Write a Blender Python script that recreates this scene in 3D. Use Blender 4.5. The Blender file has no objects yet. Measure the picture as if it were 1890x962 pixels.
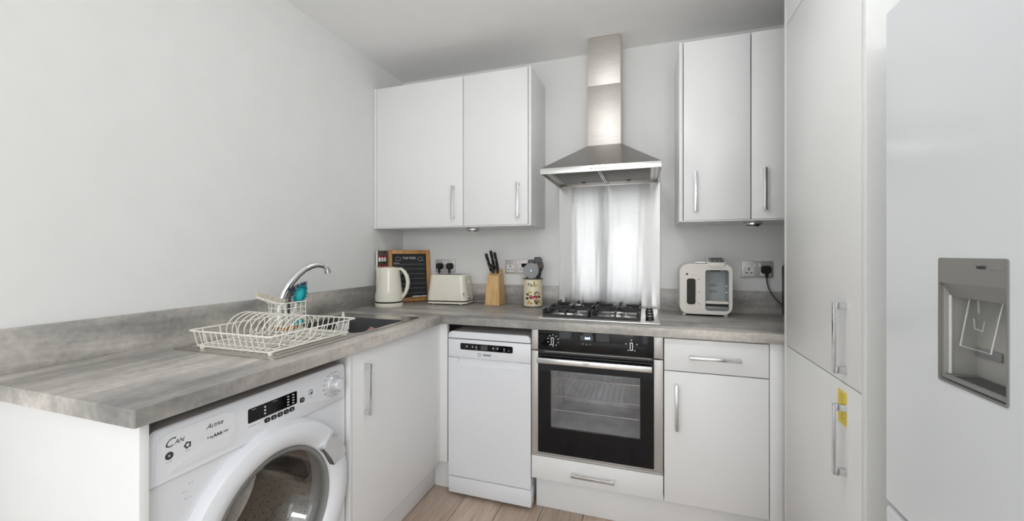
import bpy, bmesh, math, random
from mathutils import Vector, Matrix
PI = math.pi
random.seed(7)
scn = bpy.context.scene
COL = scn.collection

# ------------------------------------------------------------------ camera
FPX, YAW, HZ = 744.95, 0.3202, 467.8
cd = bpy.data.cameras.new('camera'); cam = bpy.data.objects.new('camera', cd); COL.objects.link(cam)
cd.sensor_width = 36.0; cd.lens = FPX / 1890 * 36
cd.shift_y = -(481 - HZ) / 1890
cd.clip_start = 0.02
cam.location = (1.5942, -2.4162, 1.215)
cam.rotation_euler = (PI / 2, 0, YAW)
scn.camera = cam

# ------------------------------------------------------------------ world, daylight, exposure
w = bpy.data.worlds.new('sky'); scn.world = w; w.use_nodes = True
bg = w.node_tree.nodes['Background']; bg.inputs[0].default_value = (0.93, 0.96, 1.0, 1); bg.inputs[1].default_value = 0.9
def area(name, loc, rot, sx, sy, power, col=(1, 1, 1)):
    l = bpy.data.lights.new(name, 'AREA'); l.shape = 'RECTANGLE'; l.size = sx; l.size_y = sy
    l.energy = power; l.color = col
    o = bpy.data.objects.new(name, l); o.location = loc; o.rotation_euler = rot; COL.objects.link(o); return o
# daylight through the two patio door panes; both side windows are added fill
YW = -5.6
area('daylight_pane_one', (0.48, YW - 0.20, 1.18), (PI / 2, 0, 0), 0.56, 2.2, 10.5, (0.97, 0.98, 1))
area('daylight_pane_two', (1.215, YW - 0.20, 1.18), (PI / 2, 0, 0), 0.75, 2.2, 13, (0.97, 0.98, 1))
area('side_fill_left', (-0.25, -4.3, 1.25), (PI / 2, 0, -PI / 2), 1.9, 1.7, 28, (0.96, 0.98, 1))
area('side_fill_right', (2.97, -4.3, 1.25), (PI / 2, 0, PI / 2), 1.9, 1.7, 26, (0.99, 0.99, 1))
scn.cycles.max_bounces = 10; scn.cycles.diffuse_bounces = 5; scn.cycles.glossy_bounces = 4; scn.cycles.transparent_max_bounces = 12
scn.view_settings.view_transform = 'Standard'; scn.view_settings.look = 'None'
scn.view_settings.exposure = -0.36; scn.view_settings.gamma = 1.0; scn.view_settings.use_curve_mapping = False

# ------------------------------------------------------------------ materials
def newmat(name):
    m = bpy.data.materials.new(name); m.use_nodes = True
    nt = m.node_tree; return m, nt, nt.nodes['Principled BSDF']
def N(nt, t, **kw):
    n = nt.nodes.new(t)
    for k, v in kw.items():
        if k.startswith('i_'): n.inputs[k[2:].replace('_', ' ')].default_value = v
        else: setattr(n, k, v)
    return n
def ramp(nt, stops):
    r = N(nt, 'ShaderNodeValToRGB'); e = r.color_ramp.elements
    while len(e) < len(stops): e.new(0.5)
    for s, (p, c) in zip(e, stops): s.position = p; s.color = (*c, 1)
    return r
def coords(nt, scale=(1, 1, 1), kind='Object'):
    tc = N(nt, 'ShaderNodeTexCoord'); mp = N(nt, 'ShaderNodeMapping'); mp.inputs['Scale'].default_value = scale
    nt.links.new(tc.outputs[kind], mp.inputs['Vector']); return mp
def plain(name, col, rough=0.5, metal=0.0, vary=0.03, bump=0.0, bscale=60, coat=0.0, spec=0.5):
    """base colour with a faint procedural mottling and optional fine relief"""
    m, nt, p = newmat(name); mp = coords(nt)
    n = N(nt, 'ShaderNodeTexNoise'); n.inputs['Scale'].default_value = 9; n.inputs['Detail'].default_value = 3
    nt.links.new(mp.outputs[0], n.inputs['Vector'])
    a = [max(0, c * (1 - vary)) for c in col]; b = [min(1, c * (1 + vary)) for c in col]
    r = ramp(nt, [(0.3, a), (0.7, b)]); nt.links.new(n.outputs['Fac'], r.inputs[0]); nt.links.new(r.outputs[0], p.inputs['Base Color'])
    p.inputs['Roughness'].default_value = rough; p.inputs['Metallic'].default_value = metal
    p.inputs['Coat Weight'].default_value = coat; p.inputs['Coat Roughness'].default_value = 0.05
    p.inputs['Specular IOR Level'].default_value = spec
    if bump:
        n2 = N(nt, 'ShaderNodeTexNoise'); n2.inputs['Scale'].default_value = bscale; nt.links.new(mp.outputs[0], n2.inputs['Vector'])
        bp = N(nt, 'ShaderNodeBump'); bp.inputs['Strength'].default_value = bump; bp.inputs['Distance'].default_value = 0.002
        nt.links.new(n2.outputs['Fac'], bp.inputs['Height']); nt.links.new(bp.outputs[0], p.inputs['Normal'])
    return m
def worktop_mat(name, grain):
    m, nt, p = newmat(name)
    s = (1.1, 6.5, 6.5) if grain == 'x' else (6.5, 1.1, 6.5)
    mp = coords(nt, s)
    n1 = N(nt, 'ShaderNodeTexNoise'); n1.inputs['Scale'].default_value = 1.25; n1.inputs['Detail'].default_value = 7; n1.inputs['Roughness'].default_value = 0.58; n1.inputs['Distortion'].default_value = 0.35
    nt.links.new(mp.outputs[0], n1.inputs['Vector'])
    r1 = ramp(nt, [(0.37, (0.225, 0.219, 0.210)), (0.46, (0.350, 0.336, 0.317)), (0.53, (0.470, 0.446, 0.415)), (0.62, (0.680, 0.640, 0.592))])
    mpc = coords(nt, (3.2, 3.2, 3.2)); nc = N(nt, 'ShaderNodeTexNoise'); nc.inputs['Scale'].default_value = 1.6; nc.inputs['Detail'].default_value = 5; nc.inputs['Roughness'].default_value = 0.65
    nt.links.new(mpc.outputs[0], nc.inputs['Vector']); mf = N(nt, 'ShaderNodeMix', data_type='FLOAT'); mf.inputs['Factor'].default_value = 0.27
    nt.links.new(n1.outputs['Fac'], mf.inputs['A']); nt.links.new(nc.outputs['Fac'], mf.inputs['B']); nt.links.new(mf.outputs['Result'], r1.inputs[0])
    mp2 = coords(nt, (1, 1, 1)); n2 = N(nt, 'ShaderNodeTexNoise'); n2.inputs['Scale'].default_value = 55; n2.inputs['Detail'].default_value = 6
    nt.links.new(mp2.outputs[0], n2.inputs['Vector'])
    r2 = ramp(nt, [(0.3, (0.86, 0.86, 0.86)), (0.7, (1.10, 1.09, 1.08))]); nt.links.new(n2.outputs['Fac'], r2.inputs[0])
    mx = N(nt, 'ShaderNodeMix', data_type='RGBA', blend_type='MULTIPLY'); mx.inputs['Factor'].default_value = 1
    nt.links.new(r1.outputs[0], mx.inputs['A']); nt.links.new(r2.outputs[0], mx.inputs['B']); nt.links.new(mx.outputs['Result'], p.inputs['Base Color'])
    p.inputs['Roughness'].default_value = 0.36
    bp = N(nt, 'ShaderNodeBump'); bp.inputs['Strength'].default_value = 0.12; bp.inputs['Distance'].default_value = 0.001
    nt.links.new(n2.outputs['Fac'], bp.inputs['Height']); nt.links.new(bp.outputs[0], p.inputs['Normal'])
    return m
def brushed(name, col, rough, s, aniso=0.0, vary=0.1):
    m, nt, p = newmat(name); mp = coords(nt, s)
    n = N(nt, 'ShaderNodeTexNoise'); n.inputs['Scale'].default_value = 14; n.inputs['Detail'].default_value = 4; nt.links.new(mp.outputs[0], n.inputs['Vector'])
    r = ramp(nt, [(0.3, [c * (1 - vary) for c in col]), (0.7, [min(1, c * (1 + vary)) for c in col])])
    nt.links.new(n.outputs['Fac'], r.inputs[0]); nt.links.new(r.outputs[0], p.inputs['Base Color'])
    p.inputs['Metallic'].default_value = 1; p.inputs['Roughness'].default_value = rough
    if aniso:
        p.inputs['Anisotropic'].default_value = aniso
        t = N(nt, 'ShaderNodeTangent'); t.direction_type = 'UV_MAP'; nt.links.new(t.outputs[0], p.inputs['Tangent'])
        mp3 = coords(nt, (5, 5, 0.5)); n3 = N(nt, 'ShaderNodeTexNoise'); n3.inputs['Scale'].default_value = 2.2; nt.links.new(mp3.outputs[0], n3.inputs['Vector'])
        bp = N(nt, 'ShaderNodeBump'); bp.inputs['Strength'].default_value = 0.25; bp.inputs['Distance'].default_value = 0.004
        nt.links.new(n3.outputs['Fac'], bp.inputs['Height']); nt.links.new(bp.outputs[0], p.inputs['Normal'])
    return m
def wood(name, a, b, s, rough=0.45, obj_random=False):
    m, nt, p = newmat(name); mp = coords(nt, s)
    n = N(nt, 'ShaderNodeTexNoise'); n.inputs['Scale'].default_value = 6; n.inputs['Detail'].default_value = 6; n.inputs['Distortion'].default_value = 0.6
    if obj_random:
        oi = N(nt, 'ShaderNodeObjectInfo'); ad = N(nt, 'ShaderNodeVectorMath', operation='ADD'); ml = N(nt, 'ShaderNodeMath', operation='MULTIPLY'); ml.inputs[1].default_value = 37
        nt.links.new(oi.outputs['Random'], ml.inputs[0]); nt.links.new(mp.outputs[0], ad.inputs[0]); nt.links.new(ml.outputs[0], ad.inputs[1]); nt.links.new(ad.outputs[0], n.inputs['Vector'])
    else: nt.links.new(mp.outputs[0], n.inputs['Vector'])
    mid = [(x + y) / 2 for x, y in zip(a, b)]
    r = ramp(nt, [(0.30, a), (0.5, mid), (0.72, b)]); nt.links.new(n.outputs['Fac'], r.inputs[0])
    if obj_random:
        hv = N(nt, 'ShaderNodeHueSaturation'); mr = N(nt, 'ShaderNodeMapRange'); mr.inputs[3].default_value = 0.85; mr.inputs[4].default_value = 1.15
        nt.links.new(oi.outputs['Random'], mr.inputs[0]); nt.links.new(mr.outputs[0], hv.inputs['Value']); nt.links.new(r.outputs[0], hv.inputs['Color']); nt.links.new(hv.outputs[0], p.inputs['Base Color'])
    else: nt.links.new(r.outputs[0], p.inputs['Base Color'])
    p.inputs['Roughness'].default_value = rough
    bp = N(nt, 'ShaderNodeBump'); bp.inputs['Strength'].default_value = 0.15; bp.inputs['Distance'].default_value = 0.002
    nt.links.new(n.outputs['Fac'], bp.inputs['Height']); nt.links.new(bp.outputs[0], p.inputs['Normal'])
    return m
def clear(name, tint, gloss=0.08, rough=0.02):
    """thin clear pane: light passes straight through, tinted, with a sheen on top"""
    m, nt, p = newmat(name); nt.nodes.remove(p)
    out = nt.nodes['Material Output']; t = N(nt, 'ShaderNodeBsdfTransparent'); g = N(nt, 'ShaderNodeBsdfGlossy'); mx = N(nt, 'ShaderNodeMixShader')
    t.inputs[0].default_value = (*tint, 1); g.inputs['Roughness'].default_value = rough
    lw = N(nt, 'ShaderNodeLayerWeight'); lw.inputs['Blend'].default_value = 0.5; pw = N(nt, 'ShaderNodeMath', operation='POWER'); pw.inputs[1].default_value = 4.0
    ml = N(nt, 'ShaderNodeMath', operation='MULTIPLY_ADD', use_clamp=True); ml.inputs[1].default_value = 0.55; ml.inputs[2].default_value = gloss
    nt.links.new(lw.outputs['Facing'], pw.inputs[0]); nt.links.new(pw.outputs[0], ml.inputs[0]); nt.links.new(ml.outputs[0], mx.inputs[0]); nt.links.new(t.outputs[0], mx.inputs[1]); nt.links.new(g.outputs[0], mx.inputs[2]); nt.links.new(mx.outputs[0], out.inputs[0])
    return m
def emit(name, col, s):
    m, nt, p = newmat(name); p.inputs['Emission Color'].default_value = (*col, 1); p.inputs['Emission Strength'].default_value = s; p.inputs['Base Color'].default_value = (*col, 1); return m

M = dict(
    wall=plain('wall_paint', (0.80, 0.798, 0.787), 0.85, vary=0.012, bump=0.05, bscale=220),
    ceil=plain('ceiling_paint', (0.93, 0.927, 0.92), 0.9, vary=0.01),
    cab=plain('white_cabinet_satin', (0.84, 0.84, 0.84), 0.34, vary=0.006),
    tall=plain('white_tall_door', (0.84, 0.84, 0.825), 0.34, vary=0.006),
    appl=plain('appliance_white', (0.80, 0.815, 0.85), 0.24, vary=0.005),
    applgloss=plain('appliance_gloss_white', (0.80, 0.815, 0.85), 0.12, vary=0.004),
    fridge=plain('fridge_white', (0.76, 0.785, 0.80), 0.17, vary=0.004),
    carc=plain('carcass_white', (0.62, 0.61, 0.60), 0.5),
    wt_y=worktop_mat('worktop_grain_along_left_run', 'y'), wt_x=worktop_mat('worktop_grain_along_back_run', 'x'),
    steel=brushed('brushed_steel', (0.56, 0.54, 0.52), 0.30, (1, 1, 30)),
    steelw=brushed('brushed_steel_warm', (0.64, 0.605, 0.57), 0.50, (1, 1, 40)),
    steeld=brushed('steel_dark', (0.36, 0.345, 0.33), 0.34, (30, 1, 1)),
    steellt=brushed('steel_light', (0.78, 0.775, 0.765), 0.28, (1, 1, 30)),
    splash=brushed('brushed_splashback', (0.52, 0.515, 0.51), 0.18, (1, 1, 60), aniso=1.0, vary=0.05),
    chrome=brushed('chrome', (0.74, 0.745, 0.76), 0.08, (1, 1, 1), vary=0.02),
    chromeh=brushed('chrome_handle', (0.70, 0.70, 0.715), 0.16, (1, 1, 1), vary=0.03),
    drum=brushed('drum_steel', (0.78, 0.74, 0.69), 0.30, (8, 8, 8), vary=0.15),
    black=plain('black_plastic', (0.012, 0.012, 0.013), 0.35),
    blackm=plain('black_matt_iron', (0.018, 0.018, 0.019), 0.55, bump=0.15, bscale=300),
    blackglass=plain('black_glass', (0.005, 0.005, 0.007), 0.07, spec=0.35),
    dgrey=plain('dark_grey', (0.06, 0.06, 0.062), 0.5), topshade=plain('appliance_top_shaded', (0.50, 0.47, 0.45), 0.45), mgrey=plain('mid_grey_plastic', (0.24, 0.24, 0.235), 0.4),  # white appliance tops get their shade under the worktop as colour
    print=plain('printed_grey', (0.05, 0.05, 0.055), 0.6), printb=plain('printed_blue', (0.12, 0.27, 0.42), 0.6), printlt=plain('printed_light_grey', (0.35, 0.35, 0.36), 0.6),
    printw=plain('printed_white', (0.75, 0.75, 0.74), 0.6),
    cavity=plain('oven_enamel', (0.64, 0.655, 0.67), 0.35, vary=0.25, coat=0.2),
    cream=plain('cream_gloss', (0.80, 0.77, 0.665), 0.16, vary=0.01), creamw=plain('cream_coated_wire', (0.88, 0.85, 0.78), 0.35, vary=0.02),
    prep=plain('ivory_plastic', (0.77, 0.735, 0.68), 0.3, vary=0.01), prepg=plain('grey_blue_plastic', (0.36, 0.39, 0.395), 0.35, vary=0.02),
    pine=wood('beech_block', (0.56, 0.33, 0.13), (0.74, 0.50, 0.24), (9, 9, 0.9)),
    frame=wood('chalkboard_frame_wood', (0.42, 0.19, 0.05), (0.62, 0.34, 0.11), (6, 6, 1.2)),
    spoon=wood('wooden_spoon', (0.28, 0.14, 0.06), (0.44, 0.25, 0.12), (6, 6, 1)),
    rackw=wood('grey_brown_rack', (0.11, 0.085, 0.07), (0.19, 0.15, 0.125), (4, 4, 1)),
    slate=plain('chalkboard', (0.018, 0.020, 0.022), 0.75, vary=0.35), chalk=plain('chalk', (0.70, 0.70, 0.68), 0.9),
    red=plain('red_cap', (0.42, 0.03, 0.025), 0.35), white=plain('white_plastic', (0.80, 0.80, 0.79), 0.35), label=plain('white_label', (0.78, 0.78, 0.78), 0.6),
    leaf=plain('painted_leaf_green', (0.045, 0.10, 0.030), 0.5, vary=0.3), leafy=plain('painted_leaf_yellow', (0.50, 0.40, 0.08), 0.5, vary=0.2), berry=plain('painted_berry', (0.36, 0.02, 0.025), 0.45, vary=0.2), orange=plain('painted_orange', (0.62, 0.16, 0.045), 0.5, vary=0.2),
    tin=plain('cream_enamel', (0.78, 0.69, 0.51), 0.3, vary=0.02), tinrim=plain('tin_rim', (0.10, 0.105, 0.075), 0.4, vary=0.6),
    teal=plain('teal_bristles', (0.0, 0.38, 0.42), 0.5, vary=0.15), navy=plain('navy_bristles', (0.075, 0.095, 0.15), 0.6, vary=0.5), brist=plain('cream_bristles', (0.76, 0.71, 0.60), 0.6, vary=0.08), grey=plain('grey_bristles', (0.14, 0.135, 0.14), 0.6, vary=0.3),
    pink=plain('pink_cloth', (0.50, 0.27, 0.24), 0.8, vary=0.1), amber=plain('tan_sponge', (0.50, 0.25, 0.09), 0.8, vary=0.2),
    sink=brushed('brushed_sink', (0.60, 0.575, 0.545), 0.26, (30, 1, 1)), bowl=plain('dark_sink_bowl', (0.055, 0.056, 0.06), 0.3, vary=0.1),
    yellow=plain('yellow_sticker', (0.85, 0.66, 0.06), 0.5, vary=0.02),
    socket=plain('satin_socket_plate', (0.60, 0.565, 0.55), 0.38, metal=0.4, vary=0.03),
    floor=wood('oak_laminate', (0.38, 0.285, 0.215), (0.58, 0.465, 0.375), (9, 0.8, 9), 0.42, True), seam=plain('dark_seam', (0.05, 0.035, 0.025), 0.8),
    disp=plain('dispenser_grey', (0.30, 0.295, 0.275), 0.34, metal=0.35, vary=0.02), dispd=plain('dispenser_cavity', (0.44, 0.43, 0.40), 0.32, metal=0.2, vary=0.03),
    acryl=clear('clear_acrylic', (0.96, 0.97, 0.97), 0.04, 0.05), pane=clear('window_glass', (0.97, 0.98, 0.98), 0.02), ovenglass=clear('tinted_oven_glass', (0.93, 0.94, 0.96), 0.09, 0.08),
    portglass=clear('porthole_glass', (0.88, 0.88, 0.88), 0.10, 0.03),
    bottle=clear('clear_bottle', (0.86, 0.87, 0.88), 0.05), led=emit('blue_white_led', (0.55, 0.70, 1.0), 2.2), lampglass=plain('lamp_diffuser', (0.80, 0.79, 0.75), 0.3),
    fillglow=emit('fill_globe_glow', (0.965, 0.985, 1.0), 24.0),  # glow of the added globe lights
    bounce_rug=plain('cream_bounce', (0.78, 0.76, 0.72), 0.95, vary=0.05, bump=0.3, bscale=150),
    wheel=plain('grey_steel_disc', (0.20, 0.20, 0.205), 0.35, metal=0.3, vary=0.05), strip=plain('satin_steel_strip', (0.53, 0.505, 0.485), 0.34, metal=0.45, vary=0.03),
    knob=plain('silver_plastic', (0.66, 0.665, 0.68), 0.25, metal=0.25),
    anthracite=plain('anthracite_frame', (0.10, 0.10, 0.105), 0.5), filt=brushed('filter_mesh', (0.20, 0.195, 0.185), 0.45, (30, 1, 1), vary=0.2),
    upvc=plain('white_upvc', (0.82, 0.82, 0.82), 0.35),
)

# ------------------------------------------------------------------ geometry helpers
WM_ = {}
def wmat(o): return WM_.get(o.name, Matrix()) if o else Matrix()
def link(o, parent=None):
    COL.objects.link(o)
    if parent: o.parent = parent
def tag(o, label, cat, group=None, kind=None):
    if label: o['label'] = label
    if cat: o['category'] = cat
    if group: o['group'] = group
    if kind: o['kind'] = kind
    return o
def thing(name, label, cat, loc=(0, 0, 0), rot=(0, 0, 0), group=None):
    o = bpy.data.objects.new(name, None); o.empty_display_size = 0.05; COL.objects.link(o)
    o.location = loc; o.rotation_euler = rot; tag(o, label, cat, group)
    from mathutils import Euler
    WM_[o.name] = Matrix.Translation(loc) @ Euler(rot).to_matrix().to_4x4(); return o
def rrect(x0, x1, y0, y1, r, n=5):
    pts = []
    for cx, cy, a in ((x1 - r, y1 - r, 0), (x0 + r, y1 - r, PI / 2), (x0 + r, y0 + r, PI), (x1 - r, y0 + r, 1.5 * PI)):
        for i in range(n + 1):
            t = a + PI / 2 * i / n; pts.append((cx + r * math.cos(t), cy + r * math.sin(t)))
    return pts
def circ(cx, cy, r, n=32): return [(cx + r * math.cos(2 * PI * i / n), cy + r * math.sin(2 * PI * i / n)) for i in range(n)]
AX = dict(x=lambda u, v, d: (d, u, v), y=lambda u, v, d: (u, d, v), z=lambda u, v, d: (u, v, d))
class G:
    def __init__(s): s.bm = bmesh.new()
    def box(s, x0, x1, y0, y1, z0, z1, b=0.0, seg=2):
        mtx = Matrix.Translation(((x0 + x1) / 2, (y0 + y1) / 2, (z0 + z1) / 2)) @ Matrix.Diagonal((abs(x1 - x0), abs(y1 - y0), abs(z1 - z0), 1))
        vs = bmesh.ops.create_cube(s.bm, size=1, matrix=mtx)['verts']
        if b:
            es = list({e for v in vs for e in v.link_edges})
            bmesh.ops.bevel(s.bm, geom=es, offset=b, segments=seg, affect='EDGES', profile=0.5)
        return s
    def hexa(s, p):
        v = [s.bm.verts.new(q) for q in p]
        for f in ((0, 1, 2, 3), (4, 5, 6, 7), (0, 1, 5, 4), (1, 2, 6, 5), (2, 3, 7, 6), (3, 0, 4, 7)): s.bm.faces.new([v[i] for i in f])
        return s
    def prism(s, pts, ax, d0, d1, holes=()):
        """outline in the plane across axis ax, pushed from d0 to d1, with optional holes"""
        F = AX[ax]; caps = []
        loops = [pts] + list(holes); L = []
        for lp in loops:
            a = [s.bm.verts.new(F(u, v, d0)) for u, v in lp]; b = [s.bm.verts.new(F(u, v, d1)) for u, v in lp]; L.append((a, b)); n = len(lp)
            for i in range(n): s.bm.faces.new((a[i], a[(i + 1) % n], b[(i + 1) % n], b[i]))
        for k in (0, 1):
            if not holes: s.bm.faces.new(L[0][k])
            else:
                es = []
                for lp in L:
                    vs = lp[k]; n = len(vs)
                    for i in range(n): es.append(s.bm.edges.get((vs[i], vs[(i + 1) % n])))
                bmesh.ops.triangle_fill(s.bm, edges=es, use_beauty=True, use_dissolve=False)
        return s
    def tube(s, pts, r, seg=8, closed=False):
        P = [Vector(p) for p in pts]; n = len(P); rr = r if isinstance(r, (list, tuple)) else [r] * n
        up = None; rings = []
        for i in range(n):
            t = (P[(i + 1) % n] - P[i - 1]) if closed else (P[min(i + 1, n - 1)] - P[max(i - 1, 0)])
            t.normalize()
            if up is None: up = t.orthogonal().normalized()
            up = (up - t * up.dot(t)).normalized(); bi = t.cross(up)
            rings.append([s.bm.verts.new(P[i] + (up * math.cos(2 * PI * k / seg) + bi * math.sin(2 * PI * k / seg)) * rr[i]) for k in range(seg)])
        for i in range(n if closed else n - 1):
            a, b = rings[i], rings[(i + 1) % n]
            off = 0
            if closed and i == n - 1:
                off = min(range(seg), key=lambda k: (a[0].co - b[k].co).length)
            for k in range(seg): s.bm.faces.new((a[k], a[(k + 1) % seg], b[(k + 1 + off) % seg], b[(k + off) % seg]))
        if not closed: s.bm.faces.new(rings[0]); s.bm.faces.new(rings[-1])
        return s
    def lathe(s, prof, seg=32, o=(0, 0, 0), ax='z', fn=None):
        F = AX[ax]; rings = []; O = Vector(o)
        for r, h in prof:
            if r <= 1e-6: rings.append([s.bm.verts.new(O + Vector(F(0, 0, h)))])
            else:
                rg = []
                for k in range(seg):
                    a = 2 * PI * k / seg; q = r + (fn(a, h, r) if fn else 0); rg.append(s.bm.verts.new(O + Vector(F(q * math.cos(a), q * math.sin(a), h))))
                rings.append(rg)
        for a, b in zip(rings, rings[1:]):
            if len(a) == 1 and len(b) == 1: continue
            for k in range(seg):
                k2 = (k + 1) % seg
                if len(a) == 1: s.bm.faces.new((a[0], b[k], b[k2]))
                elif len(b) == 1: s.bm.faces.new((a[k], a[k2], b[0]))
                else: s.bm.faces.new((a[k], a[k2], b[k2], b[k]))
        return s
    def loft(s, rings, cap=True):
        R = [[s.bm.verts.new(p) for p in rg] for rg in rings]; n = len(R[0])
        for a, b in zip(R, R[1:]):
            for k in range(n): s.bm.faces.new((a[k], a[(k + 1) % n], b[(k + 1) % n], b[k]))
        if cap: s.bm.faces.new(R[0]); s.bm.faces.new(R[-1])
        return s
    def done(s, name, mat, parent=None, world=True, smooth=True, label=None, cat=None, group=None, kind=None, ang=35):
        me = bpy.data.meshes.new(name)
        bmesh.ops.recalc_face_normals(s.bm, faces=s.bm.faces)
        s.bm.to_mesh(me); s.bm.free()
        if parent and world: me.transform(wmat(parent).inverted())
        if smooth:
            me.shade_smooth(); me.set_sharp_from_angle(angle=math.radians(ang))
        me.materials.append(M[mat])
        o = bpy.data.objects.new(name, me); link(o, parent)
        if parent: WM_[o.name] = wmat(parent)
        tag(o, label, cat, group, kind); return o
def B(name, mat, parent, *bx, b=0.0015, **kw):
    g = G()
    for q in bx: g.box(*q, b=b)
    return g.done(name, mat, parent, **kw)
def share(o, parent, off=(0, 0, 0)):
    c = o.copy(); COL.objects.link(c); c.parent = parent; c.location = Vector(o.location) + Vector(off); WM_[c.name] = wmat(parent); return c
ROT = {'-y': (PI / 2, 0, 0), '+x': (PI / 2, 0, PI / 2), '-x': (PI / 2, 0, -PI / 2), '+z': (0, 0, 0)}
def text(name, s, size, pos, face, mat, parent, align='CENTER', shear=0.0, sx=1.0, world=True, bold=0.0):
    c = bpy.data.curves.new(name, 'FONT'); c.body = s; c.size = size; c.align_x = align; c.align_y = 'CENTER'; c.extrude = 0.0002; c.shear = shear; c.offset = bold; c.resolution_u = 3
    t = bpy.data.objects.new(name + '_curve', c); me = bpy.data.meshes.new_from_object(t); bpy.data.objects.remove(t)
    from mathutils import Euler
    mt = Matrix.Translation(pos) @ Euler(ROT[face]).to_matrix().to_4x4() @ Matrix.Diagonal((sx, 1, 1, 1))
    if world: mt = wmat(parent).inverted() @ mt
    me.transform(mt); me.materials.clear(); me.materials.append(M[mat]); me.name = name
    o = bpy.data.objects.new(name, me); link(o, parent); WM_[o.name] = wmat(parent); return o
def handle(parent, c, along, face, L=0.19):
    """slim chrome bar on two square posts; c = middle of the handle on the door face"""
    g = G(); w_ = 0.006; so = 0.030; cx, cy, cz = c
    def bx(a0, a1, d0, d1, hw):
        if face == '-y':
            return (cx + a0, cx + a1, cy - d1, cy - d0, cz - hw, cz + hw) if along == 'x' else (cx - hw, cx + hw, cy - d1, cy - d0, cz + a0, cz + a1)
        if face == '+x': return (cx + d0, cx + d1, cy - hw, cy + hw, cz + a0, cz + a1)
        return (cx - d1, cx - d0, cy - hw, cy + hw, cz + a0, cz + a1)
    h = L / 2
    g.box(*bx(-h, h, so - 0.007, so, w_), b=0.0012); g.box(*bx(-h, -h + 0.018, 0, so - 0.0065, w_), b=0.001); g.box(*bx(h - 0.018, h, 0, so - 0.0065, w_), b=0.001)
    return g.done('handle', 'chromeh', parent, label='slim chrome bar handle')

# ------------------------------------------------------------------ the room
RX, CZ = 2.72, 2.395
def S(name, mat, *bx):
    g = G()
    for q in bx: g.box(*q)
    return g.done(name, mat, None, smooth=False, kind='structure')
S('wall_back', 'wall', (-0.1, RX + 0.1, 0, 0.1, 0, CZ))
S('wall_right', 'wall', (RX, RX + 0.1, -3.3, 0, 0, CZ), (RX, RX + 0.1, YW, -5.3, 0, CZ), (RX, RX + 0.1, -5.3, -3.3, 0, 0.35), (RX, RX + 0.1, -5.3, -3.3, 2.15, CZ))
S('ceiling', 'ceil', (-0.1, RX + 0.1, YW - 0.1, 0.1, CZ, CZ + 0.1))
S('wall_left', 'wall', (-0.1, 0, -3.3, 0, 0, CZ), (-0.1, 0, YW, -5.3, 0, CZ), (-0.1, 0, -5.3, -3.3, 0, 0.35), (-0.1, 0, -5.3, -3.3, 2.15, CZ))
S('wall_front', 'wall', (-0.1, 0.19, YW - 0.1, YW, 0, CZ), (1.60, RX + 0.1, YW - 0.1, YW, 0, CZ), (0.19, 1.60, YW - 0.1, YW, 2.3, CZ), (0.19, 1.60, YW - 0.1, YW, 0, 0.04))
fl = S('floor', 'seam', (-0.1, RX + 0.1, YW - 0.1, 0.1, -0.06, -0.012))
PW, PL = 0.1938, 1.29
pm = G().box(-PW / 2 + 0.0011, PW / 2 - 0.0011, -PL / 2 + 0.0011, PL / 2 - 0.0011, -0.012, 0, b=0.0016, seg=1).done('plank', 'floor', fl, smooth=False)
first = True
for k in range(-4, 11):
    x = 0.738 + PW * (k + 0.5)
    if x < -0.05 or x > RX + 0.05: continue
    off = (k * 0.43) % 1.0 * PL
    for j in range(6):
        yy = 0.35 - off - PL * j
        if yy < YW - 0.6: continue
        if first: o = pm; first = False
        else: o = pm.copy(); COL.objects.link(o)
        o.location = (x, yy, 0)
wd = tag(bpy.data.objects.new('window_1', None), None, None, kind='structure'); COL.objects.link(wd)
fr = [(a, b_, YW - 0.07, YW - 0.02, c, d_) for a, b_, c, d_ in ((0.19, 0.24, 0.04, 2.3), (1.55, 1.60, 0.04, 2.3), (0.72, 0.88, 0.04, 2.3), (0.24, 0.72, 0.04, 0.10), (0.88, 1.55, 0.04, 0.10), (0.24, 0.72, 2.25, 2.3), (0.88, 1.55, 2.25, 2.3))]
B('window_frame', 'anthracite', wd, *fr, b=0.004)
B('pane', 'pane', wd, (0.24, 0.72, YW - 0.05, YW - 0.045, 0.10, 2.25), b=0); B('pane', 'pane', wd, (0.88, 1.55, YW - 0.05, YW - 0.045, 0.10, 2.25), b=0)
w2 = tag(bpy.data.objects.new('added_window_left', None), None, None, kind='structure'); COL.objects.link(w2)  # left side window, added out of view for its light
B('window_frame', 'upvc', w2, (-0.08, -0.02, -5.3, -5.25, 0.35, 2.15), (-0.08, -0.02, -3.35, -3.3, 0.35, 2.15), (-0.08, -0.02, -5.25, -3.35, 0.35, 0.4), (-0.08, -0.02, -5.25, -3.35, 2.1, 2.15), b=0.003)
B('pane', 'pane', w2, (-0.055, -0.05, -5.25, -3.35, 0.4, 2.1), b=0)

w3 = tag(bpy.data.objects.new('added_window_right', None), None, None, kind='structure'); COL.objects.link(w3)  # right side window, likewise added to light the room
B('window_frame', 'upvc', w3, (RX + 0.02, RX + 0.08, -5.3, -5.25, 0.35, 2.15), (RX + 0.02, RX + 0.08, -3.35, -3.3, 0.35, 2.15), (RX + 0.02, RX + 0.08, -5.25, -3.35, 0.35, 0.4), (RX + 0.02, RX + 0.08, -5.25, -3.35, 2.1, 2.15), b=0.003)
B('pane', 'pane', w3, (RX + 0.05, RX + 0.055, -5.25, -3.35, 0.4, 2.1), b=0)

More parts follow.
